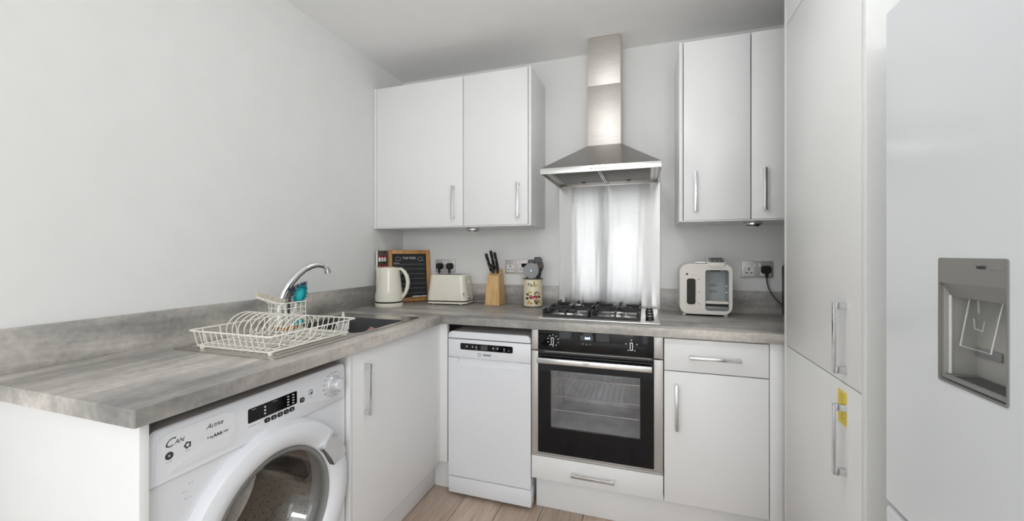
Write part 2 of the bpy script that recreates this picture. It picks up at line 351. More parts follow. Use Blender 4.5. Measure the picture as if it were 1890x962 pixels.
B('bounce_rug', 'bounce_rug', None, (0.15, 2.57, -5.4, -2.75, 0.0005, 0.014), b=0.004, label='unseen cream floor covering added behind the kitchen to bounce light', cat='bounce_rug')  # unseen floor covering added to bounce light onto the ceiling
for lx, ly, dz, r, lb in ((2.28, -4.6, 0.30, 0.25, 'unseen white globe light added over the rear floor'), (1.38, -1.42, 0.16, 0.108, 'unseen white globe light added over the kitchen floor')):  # globe lights added out of view to lift ceiling and worktops
    pl = thing('fill_globe', lb, 'light', (lx, ly, CZ - 0.001))
    G().lathe([(0, 0), (0.05, 0), (0.05, -0.02), (0, -0.025)][::-1], 24).done('ceiling_rose', 'upvc', pl, world=False)
    G().tube([(0, 0, -0.02), (0, 0, -dz)], 0.003, 8).done('flex', 'white', pl, world=False)
    G().lathe([(r * math.sin(PI * i / 24), -dz - r + 0.005 + r * math.cos(PI * i / 24)) for i in range(25)], 40).done('globe', 'fillglow', pl, world=False)

# ------------------------------------------------------------------ worktops and upstands
ZW, ZB = 0.900, 0.862
WY0, WYJ = -1.886, -0.606
sx0, sx1, sy0, sy1 = 0.115, 0.553, -1.512, -0.690          # inset sink outline
bx0, bx1, by0, by1 = 0.165, 0.530, -1.115, -0.790          # bowl opening
wt = G(); out = rrect(0.002, 0.620, WY0, WYJ - 0.0006, 0.002, 1)
wt.prism(out, 'z', ZB, ZW, [rrect(bx0 - 0.012, bx1 + 0.010, by0 - 0.012, by1 + 0.012, 0.02, 3)])
wt.done('worktop', 'wt_y', None, smooth=False, label='grey stone-effect worktop slab around the sink, over the washing machine', cat='worktop')
wb = G().box(0.002, RX - 0.002, WYJ, -0.002, ZB, ZW, b=0.0015)
wb.done('worktop', 'wt_x', None, label='grey stone-effect worktop slab under the gas hob and toaster', cat='worktop')
UZ = 1.0175
B('upstand', 'wt_y', None, (0.0015, 0.013, WY0, -0.0145, ZW, UZ), b=0.001, label='long grey upstand strip on the wall behind the dish rack', cat='upstand')
B('upstand', 'wt_x', None, (0.0135, 1.094, -0.0135, -0.0015, ZW, UZ), b=0.001, label='grey upstand strip behind the toaster and knife block', cat='upstand')
B('upstand', 'wt_x', None, (1.672, RX - 0.002, -0.0135, -0.0015, ZW, UZ), b=0.001, label='grey upstand strip behind the ivory bottle-making machine', cat='upstand')

# ------------------------------------------------------------------ base units
B('end_panel', 'cab', None, (0.003, 0.602, -1.868, -1.850, 0, ZB - 0.001), b=0.001, label='white end panel beside the washing machine under the worktop end', cat='panel')
YF = -0.586
sc = thing('sink_cabinet', 'white base cabinet with one door under the sink', 'cabinet', (0.3, -0.92, 0))
B('carcass', 'carc', sc, (0.02, 0.580, -1.242, -1.224, 0.15, ZB - 0.002), (0.02, 0.580, -0.606, -0.589, 0.15, ZB - 0.002), (0.02, 0.580, -1.224, -0.606, 0.15, 0.168), (0.02, 0.03, -1.224, -0.606, 0.168, 0.85))
B('side_edge', 'cab', sc, (0.580, 0.601, -1.243, -1.231, 0.15, ZB - 0.002), b=0.001)
d = B('door', 'cab', sc, (0.581, 0.600, -1.228, -0.607, 0.152, 0.857), b=0.0012); handle(d, (0.600, -1.162, 0.710), 'z', '+x')
B('corner_post', 'cab', None, (0.6005, 0.642, YF, -0.560, 0.160, ZB - 0.001), (0.5815, 0.6002, -0.6055, -0.560, 0.160, ZB - 0.001), b=0.0008, label='narrow white corner post between sink cabinet and dishwasher', cat='post')
B('plinth', 'cab', None, (0.528, 0.543, -1.243, -0.515, 0.001, 0.149), b=0.001, label='white plinth board below the sink cabinet door', cat='plinth')
B('plinth', 'cab', None, (0.544, 0.644, -0.534, -0.519, 0.001, 0.158), b=0.001, label='short white plinth piece in the corner beside the dishwasher foot', cat='plinth')
B('plinth', 'cab', None, (1.093, 2.098, -0.532, -0.516, 0.001, 0.155), (1.093, 1.108, -0.516, -0.30, 0.001, 0.155), b=0.001, label='long white plinth board below the oven and drawer unit', cat='plinth')
oh = thing('oven_housing', 'white oven housing with a shallow drawer below the oven', 'cabinet', (1.374, -0.3, 0))
B('carcass', 'carc', oh, (1.0845, 1.0975, -0.565, -0.03, 0.158, ZB - 0.002), (1.651, 1.6645, -0.565, -0.03, 0.158, ZB - 0.002), (1.0975, 1.651, -0.565, -0.03, 0.158, 0.172), (1.0975, 1.651, -0.565, -0.03, 0.262, 0.270), b=0)
d = B('drawer', 'cab', oh, (1.0845, 1.6645, YF, YF + 0.019, 0.163, 0.269), b=0.0012); handle(d, (1.369, YF, 0.2125), 'x', '-y')
bc = thing('base_cabinet', 'white base cabinet with one drawer over a door beside the oven', 'cabinet', (1.88, -0.3, 0))
B('carcass', 'carc', bc, (1.667, 2.118, YF + 0.021, -0.03, 0.158, ZB - 0.002), b=0)
d = B('drawer', 'cab', bc, (1.6685, 2.0555, YF, YF + 0.019, 0.7205, 0.8545), b=0.0012); handle(d, (1.861, YF, 0.784), 'x', '-y')
d = B('door', 'cab', bc, (1.6685, 2.0555, YF, YF + 0.019, 0.163, 0.7165), b=0.0012); handle(d, (1.7165, YF, 0.571), 'z', '-y')
B('filler', 'cab', bc, (2.0585, 2.118, YF, YF + 0.019, 0.160, ZB - 0.002), b=0.001)

# ------------------------------------------------------------------ wall units and tall unit
YC = -0.320
def wallunit(label, x0, x1, doors, hx, left, right):
    t = thing('wall_cabinet', label, 'cabinet', ((x0 + x1) / 2, -0.15, 1.367))
    B('carcass', 'carc', t, (x0 + (0.017 if left else 0.001), x1 - (0.017 if right else 0.001), YC + 0.022, -0.002, 1.372, 2.222), b=0)
    B('base_board', 'cab', t, (x0 + 0.0005, x1 - 0.0005, YC + 0.004, -0.002, 1.3665, 1.3715), b=0)
    if left: B('side_panel', 'cab', t, (x0, x0 + left, YC, -0.002, 1.3672, 2.228), b=0.001)
    if right: B('side_panel', 'cab', t, (x1 - right, x1, YC, -0.002, 1.3672, 2.228), b=0.001)
    for (a, b_), h in zip(doors, hx):
        d = B('door', 'cab', t, (a, b_, YC, YC + 0.019, 1.3725, 2.2255), b=0.0012); handle(d, (h, YC, 1.506), 'z', '-y')
    return t
wallunit('wide white two-door wall cabinet left of the cooker hood', 0.002, 1.008, ((0.0225, 0.6040), (0.6080, 0.9885)), (0.548, 0.936), 0.0165, 0.0155)
wallunit('white two-door wall cabinet between the cooker hood and tall cabinet', 1.746, 2.345, ((1.7665, 2.0485), (2.0535, 2.3405)), (1.817, 2.104), 0.0165, 0)
for x, y, lb in ((0.612, -0.19, 'round steel downlight under the wide wall cabinet'), (2.084, -0.20, 'round steel downlight under the wall cabinet beside the tall cabinet')):
    t = thing('under_cabinet_light', lb, 'light', (x, y, 1.3665))
    G().lathe([(0.0, 0), (0.040, 0), (0.042, -0.005), (0.040, -0.014), (0.030, -0.022), (0.0, -0.022)][::-1], 32).done('housing', 'chromeh', t, world=False)
    G().lathe([(0.0, -0.0222), (0.024, -0.0222), (0.020, -0.027), (0.0, -0.030)][::-1], 24).done('diffuser', 'lampglass', t, world=False)
XT = 2.101
tc = thing('tall_cabinet', 'tall white floor-to-ceiling cabinet with stacked doors beside the fridge', 'cabinet', (2.4, -0.92, 0))
B('carcass', 'carc', tc, (XT + 0.021, 2.70, -1.195, -0.613, 0.15, CZ - 0.004), b=0)
B('front_post', 'tall', tc, (XT, XT + 0.019, -0.628, -0.6070, 0.0, CZ - 0.003), b=0.001)
B('end_panel', 'tall', tc, (XT - 0.002, 2.70, -1.2225, -1.2005, 0.0, CZ - 0.003), b=0.0015)
for z0, z1, hz in ((0.155, 0.8635, 0.7165), (0.8675, 2.0785, 0.9885), (2.0825, CZ - 0.004, None)):
    d = B('door', 'tall', tc, (XT, XT + 0.019, -1.1965, -0.6305, z0, z1), b=0.0012)
    if hz: handle(d, (XT, -1.114, hz), 'z', '-x')
    if hz and z0 < 0.5:
        g = G().box(XT - 0.0010, XT - 0.0002, -1.119, -1.069, 0.752, 0.842).done('energy_label', 'yellow', d, smooth=False, label='small yellow instruction sticker')
        for k in range(7):
            zz = 0.834 - k * 0.006 if k < 4 else 0.785 - (k - 4) * 0.008
            text('sticker_print', ['--------', '----------', '--------', '------', '-------', '-----', '--------'][k], 0.0075, (XT - 0.0012, -1.094, zz), '-x', 'print', d)
B('plinth', 'cab', None, (XT + 0.05, XT + 0.065, -1.198, -0.615, 0.001, 0.148), b=0.001, label='white plinth board under the tall cabinet', cat='plinth')

# ------------------------------------------------------------------ washing machine
XM = 0.588; y0, y1 = -1.8455, -1.2465; yc_, zc_ = -1.528, 0.452
wm = thing('washing_machine', 'white front-loading washing machine under the worktop end', 'washing machine', (0.3, -1.546, 0))
g = G()
for q in ((0.04, 0.555, y0 + 0.004, y0 + 0.012, 0.02, 0.81), (0.04, 0.555, y1 - 0.012, y1 - 0.004, 0.02, 0.81), (0.04, 0.05, y0 + 0.012, y1 - 0.012, 0.02, 0.81), (0.05, 0.555, y0 + 0.012, y1 - 0.012, 0.02, 0.03)): g.box(*q)
g.done('body', 'appl', wm)
g = G(); g.box(0.04, 0.5795, y0 + 0.010, y1 - 0.010, 0.812, 0.8275, b=0.003, seg=2); g.done('top_panel', 'topshade', wm)
# front panel in two pieces: lower with the porthole opening, upper control fascia
hole = circ(yc_, zc_, 0.235, 48)
low = [(y0, 0.05), (y1, 0.05), (y1, 0.706), (y0, 0.706)]
G().prism(low, 'x', 0.556, XM - 0.006, [hole]).done('front_panel', 'appl', wm)
def fascia_ring(x, ins):
    q = rrect(y0 + ins, y1 - ins, 0.7070 + ins * 0.3, 0.8300 - ins * 0.6, 0.022, 6); n_ = len(q) // 2
    lo = rrect(y0 + ins, y1 - ins, 0.7070 + ins * 0.3, 0.8300 - ins * 0.6, 0.002, 6)
    return [(x, a, b_) for a, b_ in q[:n_] + lo[n_:]]
G().loft([fascia_ring(0.580, 0.0), fascia_ring(XM - 0.006, 0.0), fascia_ring(XM - 0.003, 0.003), fascia_ring(XM, 0.009)]).done('control_fascia', 'appl', wm)
dr = G().prism([(y0 + 0.012, 0.722), (-1.655, 0.722), (-1.648, 0.735), (-1.652, 0.795), (-1.660, 0.808), (-1.685, 0.816), (y0 + 0.034, 0.816), (y0 + 0.016, 0.806)], 'x', XM - 0.004, XM + 0.0014).done('detergent_drawer', 'appl', wm)
gp = []
N_ = 12
for i in range(N_ + 1):
    t = i / N_; gp.append((-1.800 + 0.140 * t, 0.7275 + 0.002 * t))
for i in range(N_ + 1):
    t = 1 - i / N_; gp.append((-1.800 + 0.140 * t, 0.7300 + 0.030 * t ** 0.6))
G().prism(gp, 'x', XM + 0.0012, XM + 0.0030).done('drawer_grip', 'applgloss', dr, label='sloping finger grip')
text('brand_print', 'C', 0.027, (XM + 0.0018, -1.807, 0.792), '+x', 'print', dr, shear=0.45, sx=1.0); text('brand_print', 'AN', 0.0135, (XM + 0.0018, -1.785, 0.790), '+x', 'print', dr, shear=0.3)
text('series_print', 'Activa', 0.016, (XM + 0.0018, -1.706, 0.795), '+x', 'print', dr, shear=0.5)
text('capacity_print', '9 kg', 0.0085, (XM + 0.0018, -1.7165, 0.768), '+x', 'print', dr); text('capacity_print', 'AAA', 0.0105, (XM + 0.0018, -1.6975, 0.768), '+x', 'print', dr, bold=0.0004); text('capacity_print', '1400', 0.007, (XM + 0.0018, -1.679, 0.768), '+x', 'print', dr)
G().prism(circ(-1.805, 0.765, 0.0085, 18), 'x', XM + 0.0012, XM + 0.0019, [circ(-1.805, 0.765, 0.0022, 14)]).done('wool_mark', 'print', dr)
G().prism([(-1.805 + (0.009 if i % 2 else 0.0065) * math.cos(i * PI / 5) + 0.038, 0.7725 + (0.009 if i % 2 else 0.0065) * math.sin(i * PI / 5)) for i in range(10)], 'x', XM + 0.0012, XM + 0.0019, [circ(-1.767, 0.7725, 0.004, 10)]).done('care_mark', 'print', dr)
text('care_print', '-------', 0.006, (XM + 0.0018, -1.805, 0.752), '+x', 'print', dr); text('care_print', '-----', 0.006, (XM + 0.0018, -1.767, 0.760), '+x', 'print', dr)
dp = G().prism(rrect(-1.617, -1.459, 0.760, 0.798, 0.003, 2), 'x', XM - 0.002, XM + 0.0012).done('display', 'blackglass', wm)
for k in range(4):
    for c in range(2):
        G().prism([(-1.494 + c * 0.018, 0.765 + k * 0.008), (-1.487 + c * 0.018, 0.765 + k * 0.008), (-1.487 + c * 0.018, 0.768 + k * 0.008), (-1.494 + c * 0.018, 0.768 + k * 0.008)], 'x', XM + 0.001, XM + 0.0016).done('indicator', 'printw', dp, smooth=False)
text('display_print', '------', 0.0065, (XM + 0.0014, -1.600, 0.7935), '+x', 'printw', dp); text('display_print', '--------', 0.006, (XM + 0.0014, -1.535, 0.7935), '+x', 'printw', dp)
for k in range(3): G().prism(circ(-1.567, 0.770 + k * 0.009, 0.0028, 8), 'x', XM + 0.001, XM + 0.0016).done('indicator', 'printw', dp, smooth=False)
for k, yy in enumerate((-1.560, -1.539, -1.518, -1.497, -1.477)):
    b_ = G().prism(rrect(yy - 0.0085, yy + 0.0085, 0.7425, 0.7545, 0.004, 3), 'x', XM - 0.002, XM + 0.002).done('button', 'black', wm)
    text('button_print', '+o=~x'[k], 0.010, (XM + 0.0022, yy, 0.7485), '+x', 'printw', b_)
b_ = G().prism(rrect(-1.447, -1.431, 0.756, 0.770, 0.004, 3), 'x', XM - 0.002, XM + 0.002).done('button', 'black', wm); text('button_print', '>II', 0.007, (XM + 0.0022, -1.439, 0.763), '+x', 'printw', b_)
text('fascia_print', '-- ----- ----', 0.008, (XM + 0.0005, -1.598, 0.751), '+x', 'print', wm)
text('fascia_print', '---', 0.007, (XM + 0.0005, -1.440, 0.7755), '+x', 'printlt', wm)
G().prism(circ(-1.405, 0.776, 0.0085, 16), 'x', XM - 0.001, XM + 0.0006, [circ(-1.405, 0.776, 0.0065, 12)]).done('tap_mark', 'printb', wm); text('fascia_print', '-----', 0.008, (XM + 0.0005, -1.404, 0.760), '+x', 'printb', wm)
G().prism(circ(-1.402, 0.773, 0.003, 10), 'x', XM - 0.001, XM + 0.0008).done('tap_mark', 'print', wm)
kb = G().lathe([(0.0, XM - 0.002), (0.030, XM - 0.002), (0.030, XM + 0.004), (0.0275, XM + 0.007), (0.022, XM + 0.008), (0.0205, XM + 0.022), (0.018, XM + 0.026), (0.0, XM + 0.0265)], 40, (0, -1.306, 0.7725), 'x').done('programme_knob', 'knob', wm, label='silver ringed white programme dial')
G().lathe([(0.0, XM + 0.0262), (0.0175, XM + 0.0262), (0.0165, XM + 0.0285), (0.0, XM + 0.029)], 32, (0, -1.306, 0.7725), 'x').done('knob_face', 'applgloss', kb)
words = ['----', '---', '--', '----', '---', '----', '---', '----', '---', '----', '---', '--', '----', '---', '--', '---']
for k, wd_ in enumerate(words):
    a = 2 * PI * k / 16 + 0.2; rr = 0.0405
    if -1.306 + rr * math.cos(a) > y1 - 0.010: rr = 0.037
    text('programme_print', wd_ if math.cos(a) < 0.6 else wd_[:2], 0.0095, (XM + 0.0005, -1.306 + rr * 1.08 * math.cos(a), 0.7725 + rr * 0.98 * math.sin(a)), '+x', 'print' if k % 5 else 'printb', wm, bold=0.0003)
text('panel_print', '- -', 0.012, (XM - 0.0055, -1.755, 0.6785), '+x', 'printb', wm); text('panel_print', '----', 0.008, (XM - 0.0055, -1.770, 0.664), '+x', 'printlt', wm); text('panel_print', '-- -', 0.012, (XM - 0.0055, -1.762, 0.647), '+x', 'printb', wm)
# porthole door: white ring, chrome rim, glass bowl, drum behind it
xo = XM - 0.006
G().lathe([(0.272, xo), (0.272, xo + 0.012), (0.262, xo + 0.028), (0.240, xo + 0.037), (0.215, xo + 0.034), (0.200, xo + 0.022), (0.192, xo + 0.010), (0.192, xo - 0.01), (0.232, xo - 0.01), (0.236, xo)] + [(0.272, xo)], 96, (0, yc_, zc_), 'x').done('door_ring', 'appl', wm)
G().lathe([(0.1925, xo + 0.014), (0.187, xo + 0.017), (0.181, xo + 0.012), (0.181, xo - 0.012), (0.1925, xo - 0.012), (0.1925, xo + 0.014)], 96, (0, yc_, zc_), 'x').done('glass_rim', 'mgrey', wm)
G().lathe([(0.181, xo + 0.002), (0.165, xo - 0.004), (0.150, xo - 0.022), (0.135, xo - 0.060), (0.110, xo - 0.085), (0.060, xo - 0.098), (0.0, xo - 0.100)], 72, (0, yc_, zc_), 'x').done('door_glass', 'portglass', wm)
G().lathe([(0.234, xo - 0.012), (0.225, xo - 0.030), (0.205, xo - 0.05), (0.200, xo - 0.065)], 72, (0, yc_, zc_), 'x').done('door_gasket', 'mgrey', wm)
def drumfn(a, h, r): return 0.0
dm = G().lathe([(0.205, xo - 0.07), (0.242, xo - 0.075), (0.242, xo - 0.36), (0.20, xo - 0.385), (0.0, xo - 0.395)], 72, (0, yc_, zc_), 'x').done('drum', 'drum', wm)
for k in range(3):
    a = PI / 2 + 0.5 + k * 2 * PI / 3
    ry, rz = math.cos(a), math.sin(a); ty, tz = -rz, ry
    P = []
    for rr, hw in ((0.241, 0.035), (0.185, 0.008)):
        for xq in (xo - 0.09, xo - 0.34):
            for sg in (-1, 1): P.append((xq, yc_ + ry * rr + ty * hw * sg, zc_ + rz * rr + tz * hw * sg))
    G().hexa([P[0], P[1], P[3], P[2], P[4], P[5], P[7], P[6]]).done('lifter', 'drum', dm)
dh = G()      # dimples in rows round the drum wall
for i in range(46):
    for j in range(9):
        a = 2 * PI * (i + 0.5 * (j % 2)) / 46; xx = xo - 0.10 - j * 0.028; r0 = 0.2405
        c = Vector((xx, yc_ + r0 * math.cos(a), zc_ + r0 * math.sin(a))); t = Vector((0, -math.sin(a), math.cos(a)))
        vs = [dh.bm.verts.new(c + t * 0.0028 * math.cos(q) + Vector((1, 0, 0)) * 0.0028 * math.sin(q)) for q in (0, PI / 3, 2 * PI / 3, PI, 4 * PI / 3, 5 * PI / 3)]
        dh.bm.faces.new(vs)
dh.done('perforations', 'dgrey', dm, smooth=False, kind='stuff')
hp = []
for a0, rr in ((0.90, 0.262), (0.42, 0.262)): pass
aa = [0.80 - 0.46 * i / 8 for i in range(9)]
hp = [(yc_ + 0.257 * math.cos(a), zc_ + 0.257 * math.sin(a)) for a in aa] + [(yc_ + 0.197 * math.cos(a), zc_ + 0.197 * math.sin(a)) for a in aa[::-1]]
h_ = G().prism(hp, 'x', xo + 0.020, xo + 0.043); bmesh.ops.bevel(h_.bm, geom=h_.bm.edges[:], offset=0.003, segments=2, affect='EDGES')
h_.done('door_handle', 'chrome', wm, label='curved chrome door handle')
for dx in (0.09, 0.52):
    for dy in (y0 + 0.06, y1 - 0.06): G().lathe([(0, 0), (0.02, 0), (0.02, 0.01), (0.01, 0.012), (0.01, 0.022), (0, 0.022)], 16, (dx, dy, 0)).done('foot', 'black', wm)
B('kick_panel', 'appl', wm, (0.556, XM - 0.010, y0, y1, 0.02, 0.049), b=0.001)

# ------------------------------------------------------------------ dishwasher
dx0, dx1 = 0.6500, 1.0800
dw = thing('dishwasher', 'slim white freestanding dishwasher between corner post and oven', 'dishwasher', (0.865, -0.3, 0))
B('body', 'appl', dw, (dx0 + 0.006, dx1 - 0.006, -0.556, -0.04, 0.02, 0.80), b=0.002)
def lidring(z, ins, fy): return [(a, b_, z) for a, b_ in rrect(dx0 + 0.002 + ins, dx1 - 0.002 - ins, fy + ins, -0.03, 0.012, 4)]
ld = G().prism([(dx0 + 0.001, 0.7915)] + [(dx1 - 0.001, 0.7915)] + [(dx1 - 0.001 - 0.022 + 0.022 * math.cos(t * PI / 10), 0.803 + 0.022 * math.sin(t * PI / 10)) for t in range(6)] + [(dx0 + 0.001 + 0.022 - 0.022 * math.sin(t * PI / 10), 0.803 + 0.022 * math.cos(t * PI / 10)) for t in range(6)], 'y', YF, YF + 0.020)
ld.done('lid_front', 'appl', dw)
B('top_panel', 'topshade', dw, (dx0 + 0.012, dx1 - 0.012, YF + 0.0205, -0.03, 0.803, 0.8235), b=0.003)
B('lid_seam', 'dgrey', dw, (dx0 + 0.004, dx1 - 0.004, YF + 0.006, -0.56, 0.78, 0.7915), b=0)
cp = B('control_panel', 'appl', dw, (dx0, dx1, YF, -0.558, 0.6955, 0.7865), b=0.002)
st = G().prism(rrect(0.7165, 0.991, 0.7365, 0.7685, 0.006, 4), 'y', YF - 0.0012, YF + 0.002).done('display', 'blackglass', cp)
for k, xx in enumerate((0.752, 0.783, 0.803, 0.892, 0.914, 0.948)):
    G().prism(circ(xx, 0.7535, 0.0038, 12), 'y', YF - 0.0018, YF - 0.001, [circ(xx, 0.7535, 0.0022, 8)]).done('button_mark', 'printw', st, smooth=False)
for xx in (0.803, 0.948): B('button_mark', 'printw', st, (xx - 0.004, xx + 0.004, YF - 0.0018, YF - 0.001, 0.742, 0.7435), b=0)
B('screen', 'dgrey', st, (0.826, 0.862, YF - 0.0017, YF - 0.001, 0.741, 0.764), b=0)
text('energy_print', 'A', 0.013, (0.971, YF - 0.0015, 0.748), '-y', 'printlt', st)
text('brand_print', 'INDESIT', 0.0135, (0.8595, YF - 0.0006, 0.7165), '-y', 'print', cp, bold=0.0003, sx=0.9)
G().prism(circ(0.8185, 0.7165, 0.0085, 20), 'y', YF - 0.0006, YF + 0.0005, [circ(0.8185, 0.7165, 0.0068, 18)]).done('brand_mark', 'print', cp, smooth=False); text('brand_mark', 'i', 0.014, (0.8185, YF - 0.0006, 0.7165), '-y', 'print', cp)
# door with a shallow moulded hand recess under the control panel
dd = G().prism([(dx0, 0.1015), (dx1, 0.1015), (dx1, 0.6935), (1.0230, 0.6935)] + [(1.0230 - 0.006 + 0.006 * math.cos(t), 0.662 - 0.006 * math.sin(t)) for t in (0, 0.5, 1.0, 1.57)] + [(0.7030 + 0.006 - 0.006 * math.sin(t), 0.662 - 0.006 * math.cos(t)) for t in (0, 0.5, 1.0, 1.57)] + [(0.7030, 0.6935), (dx0, 0.6935)], 'y', YF, -0.558)
d = dd.done('door', 'appl', dw)
B('hand_recess', 'appl', d, (0.700, 1.026, YF + 0.007, -0.5585, 0.650, 0.6935), b=0)
B('kick_plate', 'appl', dw, (dx0 + 0.002, dx1 + 0.002, YF - 0.004, -0.53, 0.018, 0.0965), b=0.003)
for fx in (dx0 + 0.04, dx1 - 0.04):
    for fy in (-0.50, -0.08): G().lathe([(0, 0), (0.018, 0), (0.018, 0.008), (0.008, 0.010), (0.008, 0.024), (0, 0.024)], 12, (fx, fy, 0)).done('foot', 'black', dw)

# ------------------------------------------------------------------ oven
ox0, ox1, oa, ob = 1.0845, 1.6645, 1.1160, 1.6270
ov = thing('oven', 'built-in black glass oven with steel side strips under the hob', 'oven', (1.374, -0.3, 0.272))
for a, b_ in ((ox0 + 0.0005, oa), (ob, ox1 - 0.0005)):
    for z0, z1 in ((0.2905, 0.7595), (0.7655, 0.8575)): B('side_strip', 'strip', ov, (a, b_, YF, YF + 0.018, z0, z1), b=0.0008)
B('bottom_trim', 'strip', ov, (ox0 + 0.0005, ox1 - 0.0005, YF - 0.002, YF + 0.018, 0.2715, 0.2795), (ox0 + 0.0005, ox1 - 0.0005, YF + 0.004, YF + 0.018, 0.280, 0.2895), b=0.0008)
fa = B('control_panel', 'blackglass', ov, (oa + 0.0005, ob - 0.0005, YF - 0.004, YF + 0.018, 0.768, 0.8585), b=0.001)
B('vent_strip', 'black', ov, (oa + 0.0005, ob - 0.0005, YF + 0.006, YF + 0.018, 0.7475, 0.767), b=0); B('vent_louvre', 'steeld', ov, (oa + 0.03, ob - 0.01, YF + 0.002, YF + 0.006, 0.7585, 0.7615), b=0)
for xx, marks in ((1.188, 10), (1.535, 5)):
    kn = G().prism(rrect(xx - 0.0065, xx + 0.0065, 0.796, 0.830, 0.003, 3), 'y', YF - 0.020, YF - 0.004).done('knob', 'chromeh', fa, label='slim chrome control knob')
    G().prism(rrect(xx - 0.0042, xx + 0.0042, 0.7985, 0.8275, 0.002, 2), 'y', YF - 0.0206, YF - 0.0195).done('knob_inlay', 'black', kn)
    for k in range(marks):
        a = PI / 2 + 2 * PI * (k + (0 if marks == 10 else 0.0)) / marks; rr = 0.026 if marks == 10 else 0.025
        G().prism(circ(xx + rr * 0.95 * math.cos(a), 0.813 + rr * math.sin(a), 0.0026, 8), 'y', YF - 0.0046, YF - 0.003).done('dial_mark', 'printw', fa, smooth=False)
B('clock', 'dgrey', fa, (1.313, 1.372, YF - 0.0048, YF - 0.0035, 0.822, 0.845), b=0)
text('clock_digits', '0:09', 0.014, (1.346, YF - 0.0051, 0.8325), '-y', 'led', fa, bold=0.0005)
for k, xx in enumerate((1.324, 1.342, 1.358)): text('touch_mark', '<o>'[k], 0.010, (xx, YF - 0.0046, 0.806), '-y', 'printw', fa)
# door: black glass with a clear window, steel handle rail
wx0, wx1, wz0, wz1 = 1.1765, 1.5705, 0.409, 0.675
od = G().prism([(oa + 0.0005, 0.291), (ob - 0.0005, 0.291), (ob - 0.0005, 0.7455), (oa + 0.0005, 0.7455)], 'y', YF - 0.004, YF + 0.012, [[(wx0, wz0), (wx1, wz0), (wx1, wz1), (wx0, wz1)]]).done('door', 'blackglass', ov)
B('window_pane', 'ovenglass', od, (wx0, wx1, YF - 0.003, YF + 0.000, wz0, wz1), b=0)
hd = B('handle_rail', 'steellt', od, (oa + 0.001, 1.619, YF - 0.034, YF - 0.018, 0.711, 0.7355), b=0.002); B('handle_stand', 'steeld', od, (oa + 0.01, oa + 0.03, YF - 0.018, YF - 0.004, 0.716, 0.730), (1.592, 1.612, YF - 0.018, YF - 0.004, 0.716, 0.730), b=0.001)
text('brand_print', 'NEFF', 0.0125, (1.343, YF - 0.0345, 0.7235), '-y', 'print', hd)
B('cavity', 'cavity', ov, (1.140, 1.150, -0.572, -0.12, 0.36, 0.71), (1.598, 1.608, -0.572, -0.12, 0.36, 0.71), (1.150, 1.598, -0.572, -0.12, 0.36, 0.37), (1.150, 1.598, -0.572, -0.12, 0.70, 0.71), (1.140, 1.608, -0.12, -0.11, 0.36, 0.71), b=0)
def shelf(z):
    g = G(); r = 0.0028
    g.tube([(1.158, -0.16, z + 0.022), (1.160, -0.19, z + 0.002), (1.166, -0.20, z), (1.582, -0.20, z), (1.588, -0.19, z + 0.002), (1.590, -0.16, z + 0.022)], r, 6)
    g.tube([(1.156, -0.548, z + 0.030), (1.160, -0.548, z + 0.022), (1.176, -0.548, z), (1.572, -0.548, z), (1.588, -0.548, z + 0.022), (1.592, -0.548, z + 0.030)], r, 6)
    for xx in (1.170, 1.578): g.tube([(xx, -0.548, z), (xx, -0.20, z)], r, 6)
    for k in range(15): g.tube([(1.195 + k * 0.0256, -0.548, z), (1.195 + k * 0.0256, -0.20, z)], 0.0016, 5)
    return g.done('oven_shelf', 'steellt', ov)
shelf(0.630); shelf(0.545); B('tray_rail', 'steellt', ov, (1.152, 1.596, -0.550, -0.546, 0.478, 0.481), b=0)

# ------------------------------------------------------------------ gas hob
hb = thing('gas_hob', 'steel four-burner gas hob with black pan supports', 'hob', (1.377, -0.29, ZW))
HX0, HX1, HY0, HY1 = 1.100, 1.655, -0.540, -0.050
B('hob_plate', 'steellt', hb, (HX0, HX1, HY0, HY1, ZW + 0.0004, ZW + 0.0085), b=0.003)
B('plate_well', 'steeld', hb, (HX0 + 0.014, 1.572, HY0 + 0.022, HY1 - 0.012, ZW + 0.0082, ZW + 0.0094), b=0)
for cx, cy, r in ((1.222, -0.415, 0.050), (1.222, -0.175, 0.036), (1.462, -0.415, 0.034), (1.462, -0.175, 0.046)):
    z = ZW + 0.0095
    b_ = G().lathe([(0, z), (r + 0.028, z), (r + 0.024, z + 0.003), (r + 0.004, z + 0.005), (r, z + 0.014), (0, z + 0.014)], 32, (cx, cy, 0)).done('burner', 'steellt', hb)
    G().lathe([(0, z + 0.0142), (r - 0.002, z + 0.0142), (r - 0.002, z + 0.020), (r - 0.010, z + 0.0225), (0, z + 0.0225)], 32, (cx, cy, 0)).done('burner_cap', 'blackm' if r > 0.04 else 'steel', b_)
    G().tube([(cx + r + 0.008, cy, z), (cx + r + 0.008, cy, z + 0.02)], 0.0025, 6).done('igniter', 'white', b_)
